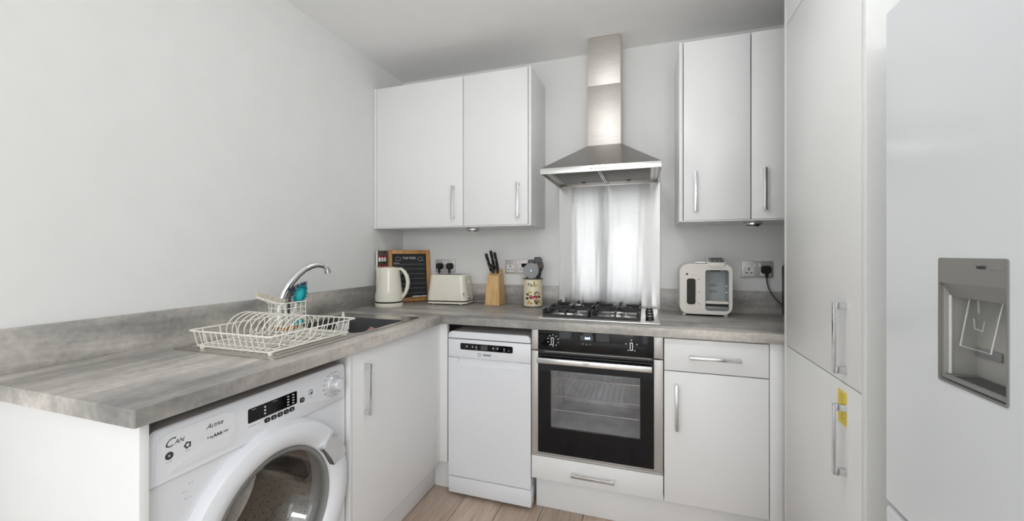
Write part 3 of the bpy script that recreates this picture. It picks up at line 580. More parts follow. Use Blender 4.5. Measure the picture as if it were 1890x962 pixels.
def support(x0, x1):
    p = G(); z0, z1 = ZW + 0.010, ZW + 0.043; y0_, y1_ = HY0 + 0.030, HY1 - 0.020; t = 0.0045
    xm, ym = (x0 + x1) / 2, (y0_ + y1_) / 2
    for yy in (y0_, ym, y1_): p.box(x0, x1, yy - t, yy + t, z0 + (0 if yy != ym else 0.006), z0 + 0.012 if yy != ym else z1 - 0.004)
    for xx in (x0, x1): p.box(xx - t, xx + t, y0_, y1_, z0, z0 + 0.012)
    for yy in (y0_, y1_):
        for xx in (x0, x1):
            for (ax, ay) in ((1, 0), (0, 1)): pass
    for cy in ((y0_ + ym) / 2, (ym + y1_) / 2):
        hl = (y1_ - y0_) / 4
        for ddx, ddy in ((1, 0), (-1, 0), (0, 1), (0, -1)):
            L = (x1 - x0) / 2 if ddx else hl; inner = 0.034
            P = [(L, z0), (L, z1 - 0.006), (L - 0.006, z1), (inner, z1), (inner, z1 - 0.008), (L - 0.012, z1 - 0.009), (L - 0.014, z0)]
            q = P
            if ddx: p.prism([(xm + ddx * a, b_) for a, b_ in q], 'y', cy - 0.0035, cy + 0.0035)
            else: p.prism([(cy + ddy * a, b_) for a, b_ in q], 'x', xm - 0.0035, xm + 0.0035)
    for xx in (x0, x1):
        for a, b_ in ((y0_, y0_ + 0.075), (y1_ - 0.075, y1_), (ym - 0.05, ym + 0.05)): p.box(xx - t, xx + t, a, b_, z0 + 0.011, z1)
    return p.done('pan_support', 'blackm', hb)
support(1.122, 1.335); support(1.353, 1.566)
for k in range(4):
    yy = -0.455 + k * 0.095
    kn = G().lathe([(0, ZW + 0.0086), (0.020, ZW + 0.0086), (0.018, ZW + 0.013), (0.016, ZW + 0.024), (0.014, ZW + 0.026), (0, ZW + 0.026)], 24, (1.612, yy, 0)).done('control_knob', 'black', hb)
    B('pointer', 'steellt', kn, (1.610, 1.614, yy - 0.014, yy + 0.002, ZW + 0.0258, ZW + 0.0268), b=0)

# ------------------------------------------------------------------ splashback and cooker hood
sp = G(); sp.box(1.096, 1.669, -0.0075, -0.0015, ZW + 0.002, 1.612)
so = sp.done('splashback', 'splash', None, smooth=False, label='brushed steel splashback sheet on the wall behind the hob', cat='splashback')
uv = so.data.uv_layers.new(name='UVMap')
for lp in so.data.loops:
    v = so.data.vertices[lp.vertex_index].co; uv.data[lp.index].uv = (v.z, v.x)
hood = thing('cooker_hood', 'brushed steel chimney cooker hood above the hob', 'cooker hood', (1.38, -0.2, 1.604))
hx0, hx1, hy0 = 1.099, 1.662, -0.480; hz0, hz1 = 1.6045, 1.6335
B('rim', 'steellt', hood, (hx0, hx1, hy0, hy0 + 0.006, hz0, hz1), b=0.001); B('rim', 'steel', hood, (hx0, hx0 + 0.006, hy0 + 0.006, -0.001, hz0 + 0.002, hz1), (hx1 - 0.006, hx1, hy0 + 0.006, -0.001, hz0 + 0.002, hz1), (hx0 + 0.006, hx1 - 0.006, -0.007, -0.001, hz0 + 0.006, hz1), b=0.0005)
B('underside', 'steel', hood, (hx0 + 0.006, hx1 - 0.006, hy0 + 0.006, -0.007, hz1 - 0.008, hz1 - 0.004), b=0)
for a, b_ in ((hx0 + 0.045, 1.372), (1.390, hx1 - 0.045)):
    f_ = B('grease_filter', 'filt', hood, (a, b_, hy0 + 0.075, -0.075, hz1 - 0.014, hz1 - 0.0085), b=0.001)
    B('filter_catch', 'black', f_, ((a + b_) / 2 - 0.012, (a + b_) / 2 + 0.012, -0.10, -0.085, hz1 - 0.017, hz1 - 0.0142), b=0)
for a in (1.3735, 1.3835): B('divider', 'steellt', hood, (a - 0.003, a + 0.003, hy0 + 0.02, -0.02, hz1 - 0.017, hz1 - 0.0085), b=0.0008)
for xx in (hx0 + 0.026, hx1 - 0.026): B('lamp_strip', 'lampglass', hood, (xx - 0.004, xx + 0.004, hy0 + 0.06, -0.06, hz1 - 0.013, hz1 - 0.0085), b=0.0008)
cx0, cx1, cy0, cz0 = 1.2915, 1.4675, -0.186, 1.803
a = [(hx0, hy0, hz1), (hx1, hy0, hz1), (hx1, -0.001, hz1), (hx0, -0.001, hz1)]; c = [(cx0, cy0, cz0), (cx1, cy0, cz0), (cx1, -0.001, cz0), (cx0, -0.001, cz0)]
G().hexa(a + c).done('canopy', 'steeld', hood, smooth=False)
B('chimney', 'steelw', hood, (cx0, cx1, cy0, -0.001, cz0, 2.129), b=0.001); B('chimney_extension', 'steelw', hood, (cx0 + 0.002, cx1 - 0.002, cy0 + 0.002, -0.001, 2.1295, CZ - 0.002), b=0.001)
for k in range(5): G().lathe([(0, hy0 + 0.001), (0.0055, hy0 + 0.001), (0.0055, hy0 - 0.004), (0.004, hy0 - 0.0055), (0, hy0 - 0.0055)], 16, (1.349 + k * 0.0165, 0, 1.619), 'y').done('button', 'chrome', hood)

# ------------------------------------------------------------------ fridge freezer
FX = 2.070; fy0, fy1 = -1.372, -1.960
ff = thing('fridge_freezer', 'white gloss fridge freezer with a water dispenser in its door', 'fridge', (2.4, -1.66, 0))
B('body', 'fridge', ff, (FX + 0.062, 2.70, fy1 + 0.004, fy0 - 0.004, 0.02, 1.712), b=0.004)
wy0, wy1, dz0, dz1 = -1.671, -1.534, 1.002, 1.206
u = G().prism(rrect(fy1, fy0, 0.704, 1.714, 0.003, 2), 'x', FX, FX + 0.056, [rrect(wy0, wy1, dz0, dz1, 0.004, 3)]); bv = [e for e in u.bm.edges if all(abs(v.co.x - FX) < 1e-5 for v in e.verts) and len(e.link_faces) == 2 and any(abs(f.normal.x) < 0.5 for f in e.link_faces)]
u.bm.normal_update(); u.done('fridge_door', 'fridge', ff)
B('freezer_door', 'fridge', ff, (FX + 0.000, FX + 0.056, fy1, fy0 + 0.006, 0.045, 0.692), b=0.008); B('door_gap', 'mgrey', ff, (FX + 0.020, FX + 0.060, fy1 + 0.01, fy0 - 0.006, 0.688, 0.708), b=0)
for fx in (2.2, 2.6):
    for fy in (fy0 - 0.06, fy1 + 0.06): G().lathe([(0, 0), (0.02, 0), (0.02, 0.025), (0, 0.025)], 12, (fx, fy, 0)).done('foot', 'black', ff)
ds = G(); ds.prism(rrect(wy0 - 0.0015, wy1 + 0.0015, dz0 - 0.0015, dz1 + 0.0015, 0.004, 3), 'x', FX - 0.002, FX + 0.004, [rrect(wy0 + 0.001, wy1 - 0.001, dz0 + 0.002, 1.166, 0.003, 3)])
dso = ds.done('water_dispenser', 'disp', ff, label='recessed grey water dispenser with clear paddle')
text('dispenser_print', 'water', 0.0085, (FX - 0.0034, -1.6285, 1.1945), '-x', 'print', dso, bold=0.0003); text('dispenser_print', 'dispenser', 0.0085, (FX - 0.0034, -1.6505, 1.1945), '-x', 'printlt', dso)
B('cavity', 'dispd', dso, (FX + 0.046, FX + 0.050, wy0 + 0.003, wy1 - 0.003, dz0 + 0.004, dz1 - 0.02), (FX + 0.004, FX + 0.046, wy0 + 0.0005, wy0 + 0.003, dz0 + 0.004, dz1 - 0.02), (FX + 0.004, FX + 0.046, wy1 - 0.003, wy1 - 0.0005, dz0 + 0.004, dz1 - 0.02), (FX + 0.004, FX + 0.046, wy0 + 0.003, wy1 - 0.003, dz1 - 0.03, dz1 - 0.02), b=0)
G().prism([(FX + 0.000, 1.166), (FX + 0.004, 1.166), (FX + 0.018, 1.142), (FX + 0.014, 1.142)], 'y', wy0 + 0.003, wy1 - 0.003).done('hood_lip', 'disp', dso)
B('drip_tray', 'mgrey', dso, (FX + 0.001, FX + 0.046, wy0 + 0.003, wy1 - 0.003, dz0 + 0.0035, dz0 + 0.010), b=0.001); B('tray_slot', 'dgrey', dso, (FX + 0.008, FX + 0.040, wy0 + 0.008, wy1 - 0.02, dz0 + 0.0102, dz0 + 0.0108), b=0)
B('edge_highlight', 'printw', dso, (FX + 0.009, FX + 0.0125, wy1 - 0.0070, wy1 - 0.0035, dz0 + 0.011, 1.145), b=0.001)  # white strip paints the highlight along the cavity edge
B('catch_slot', 'mgrey', dso, (FX + 0.043, FX + 0.0458, -1.590, wy1 - 0.005, 1.046, 1.060), b=0.001)
pd = G(); q0 = [(FX + 0.030, -1.588, 1.150), (FX + 0.030, -1.655, 1.150)]; 
top, bot = 1.158, 1.064
def pad(xo_): return [(FX + 0.030 + xo_, -1.551, top), (FX + 0.030 + xo_, -1.617, top), (FX + 0.012 + xo_, -1.619, bot), (FX + 0.012 + xo_, -1.557, bot)]
pd.hexa(pad(0) + pad(0.003)); pd.done('paddle', 'acryl', dso, smooth=False, label='clear plastic paddle')
g = G(); pp = pad(0.0015)
g.tube([pp[0], pp[3], pp[2], pp[1]], 0.0011, 6); g.tube([(FX + 0.036, -1.556, 1.155), (FX + 0.034, -1.562, 1.118)], 0.0012, 6); g.tube([(FX + 0.034, -1.551, 1.108), (FX + 0.034, -1.553, 1.092), (FX + 0.034, -1.569, 1.090), (FX + 0.034, -1.573, 1.106)], 0.0009, 6); g.done('paddle_edge', 'printw', dso)

# ------------------------------------------------------------------ sink and tap
sk = thing('kitchen_sink', 'inset steel sink with ridged drainer and dark bowl', 'sink', (0.33, -1.1, ZW))
zs = ZW + 0.0035
G().prism(rrect(sx0, sx1, sy0, sy1, 0.018, 4), 'z', ZW + 0.0003, zs, [rrect(bx0, bx1, by0, by1, 0.035, 5)]).done('rim', 'sink', sk)
def ring(z, i): return [(a, b_, z) for a, b_ in rrect(bx0 + i, bx1 - i, by0 + i, by1 - i, max(0.035 - i * 0.3, 0.02), 6)]
G().loft([ring(zs - 0.0005, 0.0), ring(zs - 0.006, 0.003), ring(0.765, 0.010), ring(0.752, 0.018), ring(0.748, 0.035)], cap=False).done('bowl_wall', 'bowl', sk)
g = G(); vs = [g.bm.verts.new(p) for p in ring(0.748, 0.034)]; g.bm.faces.new(vs); g.done('bowl_floor', 'bowl', sk, smooth=False)
G().lathe([(0, 0.7495), (0.030, 0.7495), (0.042, 0.7510), (0.042, 0.7485), (0, 0.7485)], 32, ((bx0 + bx1) / 2, -0.95, 0)).done('waste', 'steel', sk)
n = 12; xr0, xr1 = 0.155, 0.520
for k in range(n):
    xx = xr0 + (xr1 - xr0) * k / (n - 1)
    G().box(xx - 0.006, xx + 0.006, -1.475, -1.165, zs - 0.001, zs + 0.0022, b=0.0015).done('drainer_ridge', 'sink', sk)
tp = thing('kitchen_tap', 'chrome swan-neck mixer tap with two lever handles behind the sink', 'tap', (0.140, -1.125, zs))
tb = Vector((0.140, -1.120, 0)); td = Vector((0.10, 0.19, 0)).normalized()
def TP(r, z): v = tb + td * r; return (v.x, v.y, z)
G().lathe([(0, zs), (0.027, zs), (0.027, zs + 0.006), (0.023, zs + 0.012), (0.0225, zs + 0.055), (0.0195, zs + 0.062), (0, zs + 0.062)], 28, tb).done('tap_body', 'chrome', tp)
G().tube([TP(0, zs + 0.055), TP(0.001, 0.985), TP(0.008, 1.020), TP(0.022, 1.055), TP(0.042, 1.090), TP(0.068, 1.122), TP(0.096, 1.146), TP(0.125, 1.160), TP(0.152, 1.165), TP(0.176, 1.160), TP(0.190, 1.149), TP(0.193, 1.136)], [0.019, 0.019, 0.0185, 0.018, 0.017, 0.016, 0.0148, 0.0138, 0.013, 0.0125, 0.0125, 0.013], 16).done('spout', 'chrome', tp)
G().tube([TP(0.192, 1.139), TP(0.195, 1.125)], [0.0155, 0.0155], 16).done('nozzle', 'chrome', tp)
for sg in (-1, 1):
    hv = Vector((0, sg, 0))
    a = tb + Vector((0, 0, zs + 0.035))
    lv = G().tube([a + hv * 0.015, a + hv * 0.045, a + hv * 0.052], [0.012, 0.012, 0.010], 14).done('valve', 'chrome', tp)
    G().tube([a + hv * 0.044, a + hv * 0.047 + Vector((0, 0, 0.03)), a + hv * 0.050 + Vector((0, 0, 0.055))], [0.007, 0.0055, 0.006], 10).done('lever', 'chrome', lv)

# ------------------------------------------------------------------ dish rack and what is on it
RZ = zs + 0.0025
rk = thing('dish_rack', 'cream wire dish rack with plate rings standing on the drainer', 'dish rack', (0.36, -1.33, RZ))
rx0, rx1, ry0, ry1 = 0.205, 0.522, -1.495, -1.150
zr, zf = 0.966, RZ + 0.010
def rect(x0, x1, y0, y1, z, r=0.012): return [(a, b_, z) for a, b_ in rrect(x0, x1, y0, y1, r, 4)]
G().tube(rect(rx0 - 0.012, rx1 + 0.018, ry0 - 0.014, ry1 + 0.014, zr), 0.0026, 8, True).done('rim', 'creamw', rk)
G().tube(rect(rx0, rx1, ry0, ry1, zf), 0.0022, 6, True).done('base_frame', 'creamw', rk)
ns = 13
for k in range(ns):
    xx = rx0 + 0.012 + (rx1 - rx0 - 0.024) * k / (ns - 1)
    G().tube([(xx, ry0 - 0.014, zr), (xx, ry0 - 0.003, zf + 0.008), (xx, ry0 + 0.006, zf), (xx, ry1 - 0.006, zf), (xx, ry1 + 0.003, zf + 0.008), (xx, ry1 + 0.014, zr)], 0.0017, 6).done('cross_wire', 'creamw', rk)
for k in range(6):
    yy = ry0 + 0.03 + (ry1 - ry0 - 0.06) * k / 5
    G().tube([(rx1 + 0.018, yy, zr), (rx1 + 0.003, yy, zf + 0.008), (rx1 - 0.006, yy, zf + 0.003), (rx0 + 0.006, yy, zf + 0.003), (rx0 - 0.003, yy, zf + 0.008), (rx0 - 0.012, yy, zr)], 0.0018, 6).done('length_wire', 'creamw', rk)
for xx in (rx0 + 0.015, rx1 - 0.012):
    for yy in (ry0 + 0.012, ry1 - 0.012): G().lathe([(0, RZ - 0.002), (0.006, RZ - 0.002), (0.0075, RZ + 0.003), (0.006, RZ + 0.009), (0, RZ + 0.0105)], 12, (xx, yy, 0)).done('foot', 'creamw', rk)
pr_ = None
for k in range(11):
    xx = 0.224 + k * 0.0275
    if pr_ is None:
        pr_ = G().tube([(xx + 0.010 * math.sin(t / 14 * PI), -1.345 + 0.062 * math.cos(2 * PI * t / 28), zf + 0.042 + 0.0475 * math.sin(2 * PI * t / 28)) for t in range(28)], 0.0019, 6, True).done('plate_ring', 'creamw', rk)
    else: share(pr_, rk, (k * 0.0275, 0, 0))
ck = thing('cutlery_basket', 'cream wire cutlery basket hooked inside the dish rack', 'basket', (0.29, -1.215, zf + 0.005))
cx0_, cx1_, cy0_, cy1_, cb, ct = 0.248, 0.330, -1.268, -1.165, zf + 0.006, 1.030
for k in range(6):
    z = cb + (ct - cb) * k / 5; ex = 0.004 if k == 5 else 0
    G().tube(rect(cx0_ - ex, cx1_ + ex, cy0_ - ex, cy1_ + ex, z, 0.008), 0.0022 if k == 5 else 0.0016, 6, True).done('hoop', 'creamw', ck)
for k in range(5):
    t = k / 4
    for xx in (cx0_, cx1_): yy = cy0_ + 0.006 + (cy1_ - cy0_ - 0.012) * t; G().tube([(xx, yy, cb), (xx, yy, ct)], 0.0016, 6).done('upright', 'creamw', ck)
    if 0 < k < 4:
        for yy in (cy0_, cy1_): xx = cx0_ + (cx1_ - cx0_) * t; G().tube([(xx, yy, cb), (xx, yy, ct)], 0.0016, 6).done('upright', 'creamw', ck)
for k in range(4): xx = cx0_ + 0.014 + k * 0.018; G().tube([(xx, cy0_, cb), (xx, cy1_, cb)], 0.0016, 6).done('floor_wire', 'creamw', ck)
def brush(label, foot, neck, tip, fan, bm_, hm, br=0.0035, wide=0.014, bl=0.022, ns=60, headcol=None):
    """dish brush: stick from foot to neck, head from neck to tip, bristles leaving along fan"""
    foot, neck, tip, fan = map(Vector, (foot, neck, tip, fan)); fan.normalize()
    t = thing('dish_brush', label, 'brush', foot)
    G().tube([foot, foot.lerp(neck, 0.5), neck], [0.005, 0.0045, 0.0055], 10).done('handle', hm, t)
    hl = (tip - neck); L = hl.length; side = hl.normalized().cross(fan).normalized()
    G().tube([neck, neck + hl * 0.15, neck + hl * 0.5, neck + hl * 0.85, tip], [0.0055, wide * 0.6, wide * 0.75, wide * 0.6, 0.003], 12).done('head', headcol or hm, t)
    g = G()
    for k in range(ns):
        u = random.uniform(0.05, 1.0); s_ = random.uniform(-1, 1) * wide * math.sqrt(max(0.1, 1 - (2 * u - 1) ** 2))
        a = neck + hl * u + side * s_ * 0.7; dirn = (fan + hl.normalized() * (u - 0.5) * 0.7 + side * s_ * 18 * 0.6).normalized()
        g.tube([a, a + dirn * (bl * random.uniform(0.85, 1.1) + wide * 0.5)], 0.0011, 4)
    g.done('bristles', bm_, t, kind='stuff'); return t
brush('cream washing-up brush leaning left in the cutlery basket', (0.300, -1.215, zf + 0.012), (0.2835, -1.228, 1.016), (0.258, -1.322, 1.056), (0.10, -0.15, 1), 'brist', 'white', wide=0.009, bl=0.018, ns=150)
brush('teal round-headed dish brush with white handle in the basket', (0.285, -1.215, zf + 0.012), (0.302, -1.186, 1.022), (0.307, -1.160, 1.082), (0.75, -0.65, 0.1), 'teal', 'white', wide=0.027, bl=0.007, ns=240, headcol='teal')
brush('dark navy and grey dish brush behind the teal brush', (0.268, -1.200, zf + 0.012), (0.258, -1.178, 1.050), (0.262, -1.098, 1.075), (-0.1, -0.1, 1), 'navy', 'dgrey', wide=0.012, bl=0.020, ns=95)
B('sponge', 'amber', None, (0.262, 0.318, -1.255, -1.180, cb + 0.0022, cb + 0.016), b=0.004, label='tan sponge lying in the bottom of the wire cutlery basket', cat='sponge')
t = thing('scouring_pad', 'small teal scouring pad above the tan sponge in the basket', 'scourer', (0.316, -1.190, cb + 0.0163))
G().box(0.306, 0.324, -1.212, -1.172, cb + 0.0165, cb + 0.036, b=0.004).done('pad', 'teal', t)
t = thing('washing_up_bottle', 'small clear soap bottle with white label standing in the sink bowl', 'bottle', (0.300, -0.930, 0.7485))
G().lathe([(0, 0.7485), (0.023, 0.7485), (0.025, 0.753), (0.025, 0.905), (0.020, 0.917), (0.009, 0.925), (0.009, 0.930), (0, 0.930)], 24, (0.300, -0.930, 0)).done('bottle_body', 'bottle', t)
G().lathe([(0.0256, 0.872), (0.0256, 0.903)], 24, (0.300, -0.930, 0)).done('label', 'label', t)
G().lathe([(0, 0.930), (0.0075, 0.930), (0.006, 0.945), (0.003, 0.952), (0, 0.952)], 14, (0.300, -0.930, 0)).done('cap', 'white', t)
cl = G(); base = [(0.385, -0.868), (0.470, -0.850), (0.500, -0.815), (0.455, -0.806), (0.395, -0.815), (0.370, -0.835)]
base = [(x - 0.012, y - 0.030) for x, y in base]; pk = (0.402, -0.868, 0.8815)
v0 = [cl.bm.verts.new((x, y, 0.750)) for x, y in base]; v1 = [cl.bm.verts.new((pk[0] + (x - pk[0]) * 0.55 + 0.008 * (-1) ** i, pk[1] + (y - pk[1]) * 0.55, 0.838 + 0.008 * (i % 3))) for i, (x, y) in enumerate(base)]
ap = cl.bm.verts.new(pk)
for i in range(6):
    j = (i + 1) % 6; cl.bm.faces.new((v0[i], v0[j], v1[j], v1[i])); cl.bm.faces.new((v1[i], v1[j], ap))
cl.bm.faces.new(v0); cl.done('dish_cloth', 'pink', None, ang=80, label='crumpled pink cloth standing up in the sink bowl', cat='cloth')

# ------------------------------------------------------------------ kettle
kx, ky = 0.140, -0.360
kt = thing('electric_kettle', 'cream electric kettle with a diamond-embossed lower body', 'kettle', (kx, ky, ZW))
RV = Vector((math.cos(YAW), math.sin(YAW), 0))      # sideways direction of the kettle's handle
KA = math.atan2(RV.y, RV.x)
G().lathe([(0, ZW + 0.0005), (0.080, ZW + 0.0005), (0.082, ZW + 0.004), (0.082, ZW + 0.020), (0.079, ZW + 0.024), (0, ZW + 0.024)], 48, (kx, ky, 0)).done('power_base', 'cream', kt)
G().lathe([(0, ZW + 0.0245), (0.0795, ZW + 0.0245), (0.0805, ZW + 0.032), (0, ZW + 0.032)], 48, (kx, ky, 0)).done('chrome_band', 'blackglass', kt)  # chrome band; the dark worktop it reflects is put into its colour
def emboss(a, h, r):
    z = h - ZW
    if z < 0.036 or z > 0.098: return 0
    env = min(1, (z - 0.036) / 0.01, (0.098 - z) / 0.02)
    return env * 0.0042 * (abs(math.sin(a * 14 + z * 190)) * abs(math.sin(a * 14 - z * 190)) - 0.3)
prof = [(0.0795, ZW + 0.0325)] + [(0.0805 - 0.0215 * ((z - 0.0325) / 0.195) ** 1.15, ZW + z) for z in [0.0325 + 0.195 * i / 64 for i in range(1, 65)]]
g = G().lathe(prof, 168, (kx, ky, 0), fn=emboss)
for v in g.bm.verts:      # pouring lip
    z = v.co.z - ZW
    if z > 0.150:
        dv = Vector((v.co.x - kx, v.co.y - ky, 0)); a = dv.normalized().dot(-RV)
        if a > 0.72: v.co += Vector((-RV.x, -RV.y, 0.15)) * 0.024 * ((a - 0.72) / 0.28) ** 0.8 * ((z - 0.150) / 0.078) ** 1.4
kb_ = g.done('kettle_body', 'cream', kt, ang=60)
G().lathe([(0.0, ZW + 0.236), (0.030, ZW + 0.235), (0.052, ZW + 0.2305), (0.056, ZW + 0.226), (0.0, ZW + 0.226)], 48, (kx, ky, 0)).done('lid', 'cream', kt)
def KP(r, z): return (kx + RV.x * r, ky + RV.y * r, ZW + z)
G().tube([KP(0.052, 0.222), KP(0.072, 0.222), KP(0.092, 0.205), KP(0.106, 0.178), KP(0.112, 0.145), KP(0.108, 0.110), KP(0.096, 0.078), KP(0.080, 0.056), KP(0.070, 0.050)], [0.008, 0.010, 0.0115, 0.012, 0.012, 0.0115, 0.011, 0.010, 0.008], 14).done('handle', 'cream', kt)
G().tube([KP(0.070, 0.2335), KP(0.096, 0.215), KP(0.113, 0.190)], [0.004, 0.005, 0.004], 8).done('switch', 'black', kt)
vw = Vector((cam.location.x - kx, cam.location.y - ky, 0)).normalized()
lg = Vector((kx, ky, 0)) + (vw * 0.93 + RV * 0.36).normalized() * 0.0722; lo = text('brand_print', '----', 0.010, (0, 0, 0), '-y', 'printlt', kt, world=False)
lo.location = (lg.x - kx, lg.y - ky, 0.110); lo.rotation_euler = (math.radians(-7), 0, math.atan2(0.93 * vw.x + 0.36 * RV.x, -(0.93 * vw.y + 0.36 * RV.y)))

# ------------------------------------------------------------------ chalkboard, spice rack
cbw, cbh = 0.272, 0.336
cbx, cby = 0.137, -0.127
bd = thing('chalkboard', 'wood-framed weekly planner chalkboard leaning across the corner', 'chalkboard', (cbx, cby, ZW + 0.002), (math.radians(-7), 0, math.radians(45)))
h = cbw / 2; fw_ = 0.025
for nm, q in (('left', (-h, -h + fw_, -0.009, 0.009, 0, cbh)), ('right', (h - fw_, h, -0.009, 0.009, 0, cbh)), ('top', (-h + fw_, h - fw_, -0.009, 0.009, cbh - fw_, cbh)), ('bottom', (-h + fw_, h - fw_, -0.009, 0.009, 0, fw_))):
    G().box(*q, b=0.002).done('frame_rail', 'frame', bd, world=False)
sl = G().box(-h + fw_, h - fw_, -0.003, 0.004, fw_, cbh - fw_).done('slate', 'slate', bd, world=False, smooth=False)
G().box(-0.01, h - 0.018, -0.024, -0.009, 0.022, 0.0265, b=0.001).done('chalk_ledge', 'frame', bd, world=False)
text('heading', 'THIS WEEK', 0.022, (0, -0.0036, 0.283), '-y', 'chalk', sl, world=False, sx=0.8)
for sg in (-1, 1):
    G().tube([(sg * 0.052, -0.0038, 0.278), (sg * 0.070, -0.0038, 0.291), (sg * 0.088, -0.0038, 0.288), (sg * 0.082, -0.0038, 0.277), (sg * 0.092, -0.0038, 0.268), (sg * 0.072, -0.0038, 0.266), (sg * 0.056, -0.0038, 0.272)], 0.0010, 4).done('ribbon', 'chalk', sl, world=False)
for k, dname in enumerate(('MONDAY', 'TUESDAY', 'WEDNESDAY', 'THURSDAY', 'FRIDAY', 'SATURDAY', 'SUNDAY')):
    z = 0.243 - k * 0.0315
    G().box(-0.100, 0.100, -0.0038, -0.0028, z - 0.0007, z + 0.0007).done('ruled_line', 'printlt', sl, world=False, smooth=False)
    text('day', dname, 0.0105, (-0.102, -0.0036, z + 0.0065), '-y', 'chalk', sl, align='LEFT', world=False, sx=0.85)
ch = thing('chalk_stick', 'white chalk stick resting on the chalkboard ledge', 'chalk', (cbx, cby, ZW + 0.002), (math.radians(-7), 0, math.radians(45)))
G().tube([(0.012, -0.0165, 0.0312), (0.060, -0.0165, 0.0312)], 0.0045, 10).done('stick', 'chalk', ch, world=False); G().tube([(0.066, -0.0165, 0.0312), (0.104, -0.0165, 0.0312)], 0.0045, 10).done('stick', 'chalk', ch, world=False)
sr = thing('spice_rack', 'shallow grey-brown rack against the wall behind the kettle', 'rack', (0.03, -0.262, ZW))
ra, rb, rt = -0.315, -0.222, 1.232
B('back_board', 'rackw', sr, (0.0145, 0.019, ra, rb, ZW + 0.001, rt), b=0.0005); B('side_board', 'white', sr, (0.0145, 0.026, ra - 0.0035, ra - 0.0003, ZW + 0.001, rt), b=0.0005); B('side_board', 'rackw', sr, (0.019, 0.034, rb - 0.004, rb, ZW + 0.001, rt), b=0.0005)
for z in (ZW + 0.001, 0.985, 1.045, 1.102, 1.160): B('shelf', 'rackw', sr, (0.019, 0.034, ra, rb - 0.004, z, z + 0.004), b=0.0005)
B('top_rail', 'rackw', sr, (0.019, 0.024, ra, rb - 0.004, rt - 0.010, rt), b=0.0005)
for row, z in enumerate((1.1643, 1.1063)):
    for k in range(3):
        yy = -0.298 + k * 0.026
        t = thing('spice_jar', 'tiny red-capped jar on the %s shelf of the rack, %s' % (('top', 'second')[row], ('beside its white side board', 'between two other jars', 'beside the chalkboard frame')[k]), 'jar', (0.0267, yy, z), group=('jars on the top rack shelf', 'jars on the second rack shelf')[row])
        G().lathe([(0, z), (0.0072, z), (0.0072, z + 0.022), (0.0055, z + 0.025), (0, z + 0.025)], 14, (0.0267, yy, 0)).done('jar_body', 'white', t); G().lathe([(0, z + 0.025), (0.0070, z + 0.025), (0.0070, z + 0.036), (0, z + 0.037)], 14, (0.0267, yy, 0)).done('cap', 'red', t)

# ------------------------------------------------------------------ toaster
tx, ty = 0.428, -0.128
to = thing('toaster', 'cream two-slice toaster with a diamond-embossed lower body', 'toaster', (tx, ty, ZW), (0, 0, math.radians(6)))
def trect(z, hx, hy, r, e=0): return [(a, b_, z) for a, b_ in rrect(-hx, hx, -hy, hy, r, 10)]
rings = []
zz = [0.026 + 0.150 * i / 40 for i in range(41)]
per = 44
for i, z in enumerate(zz):
    t_ = i / 40; hx = 0.131 - 0.016 * t_; hy = 0.084 - 0.012 * t_
    pts = rrect(-hx, hx, -hy, hy, 0.034, 10); out_ = []
    dense = []
    for j in range(len(pts)):
        p, q = Vector(pts[j]), Vector(pts[(j + 1) % len(pts)]); m = {10: 40, 21: 22, 32: 40, 43: 22}.get(j, 1)
        for u_ in range(m): dense.append(p.lerp(q, u_ / m))
    env = max(0, min(1, (z - 0.030) / 0.008, (0.092 - z) / 0.02)); s_ = 0
    for j, p in enumerate(dense):
        nrm = Vector((p.x / hx ** 2 * 0.01, p.y / hy ** 2 * 0.01)); nrm = nrm.normalized() if nrm.length else nrm
        e_ = env * 0.0038 * (abs(math.sin(p.x * 170 + p.y * 170 + z * 200)) * abs(math.sin(p.x * 170 + p.y * 170 - z * 200)) - 0.3)
        out_.append((p.x + (nrm.x * e_), p.y + nrm.y * e_, z))
    rings.append(out_)
top_ = rings[-1]
for dz_, sc_ in ((0.004, 0.985), (0.007, 0.955), (0.008, 0.90)): rings.append([(x * sc_, y * (sc_ - (1 - sc_) * 0.4), zz[-1] + dz_) for x, y, _ in top_])
G().loft(rings).done('shell', 'cream', to, world=False, ang=60)
G().prism(rrect(-0.128, 0.128, -0.081, 0.081, 0.034, 8), 'z', 0.0195, 0.0255).done('chrome_band', 'blackglass', to, world=False)  # toaster's chrome, coloured black as a painted reflection of the worktop
G().prism(rrect(-0.130, 0.130, -0.083, 0.083, 0.034, 8), 'z', 0.008, 0.019).done('base', 'cream', to, world=False)
for sx_ in (-0.088, 0.088):
    for sy_ in (-0.060, 0.055): G().lathe([(0, 0.0003), (0.007, 0.0003), (0.0085, 0.008), (0, 0.008)], 12, (sx_, sy_, 0)).done('foot', 'white', to, world=False)
for sy_ in (-0.022, 0.022): G().box(-0.080, 0.080, sy_ - 0.012, sy_ + 0.012, 0.1825, 0.1848, b=0.0008).done('slot', 'black', to, world=False)
G().box(0.1175, 0.128, -0.010, 0.010, 0.128, 0.142, b=0.003).done('lever', 'cream', to, world=False)
G().lathe([(0, 0.122), (0.014, 0.122), (0.013, 0.136), (0, 0.137)], 20, (0, -0.030, 0.048), 'x').done('browning_dial', 'chromeh', to, world=False)
for k in range(3): G().box(0.1070, 0.1160, -0.0765, -0.0690, 0.046 + k * 0.011, 0.052 + k * 0.011, b=0.001).done('button', 'black', to, world=False)
text('brand_print', '-----', 0.013, (-0.006, -0.0805, 0.109), '-y', 'printlt', to, world=False)

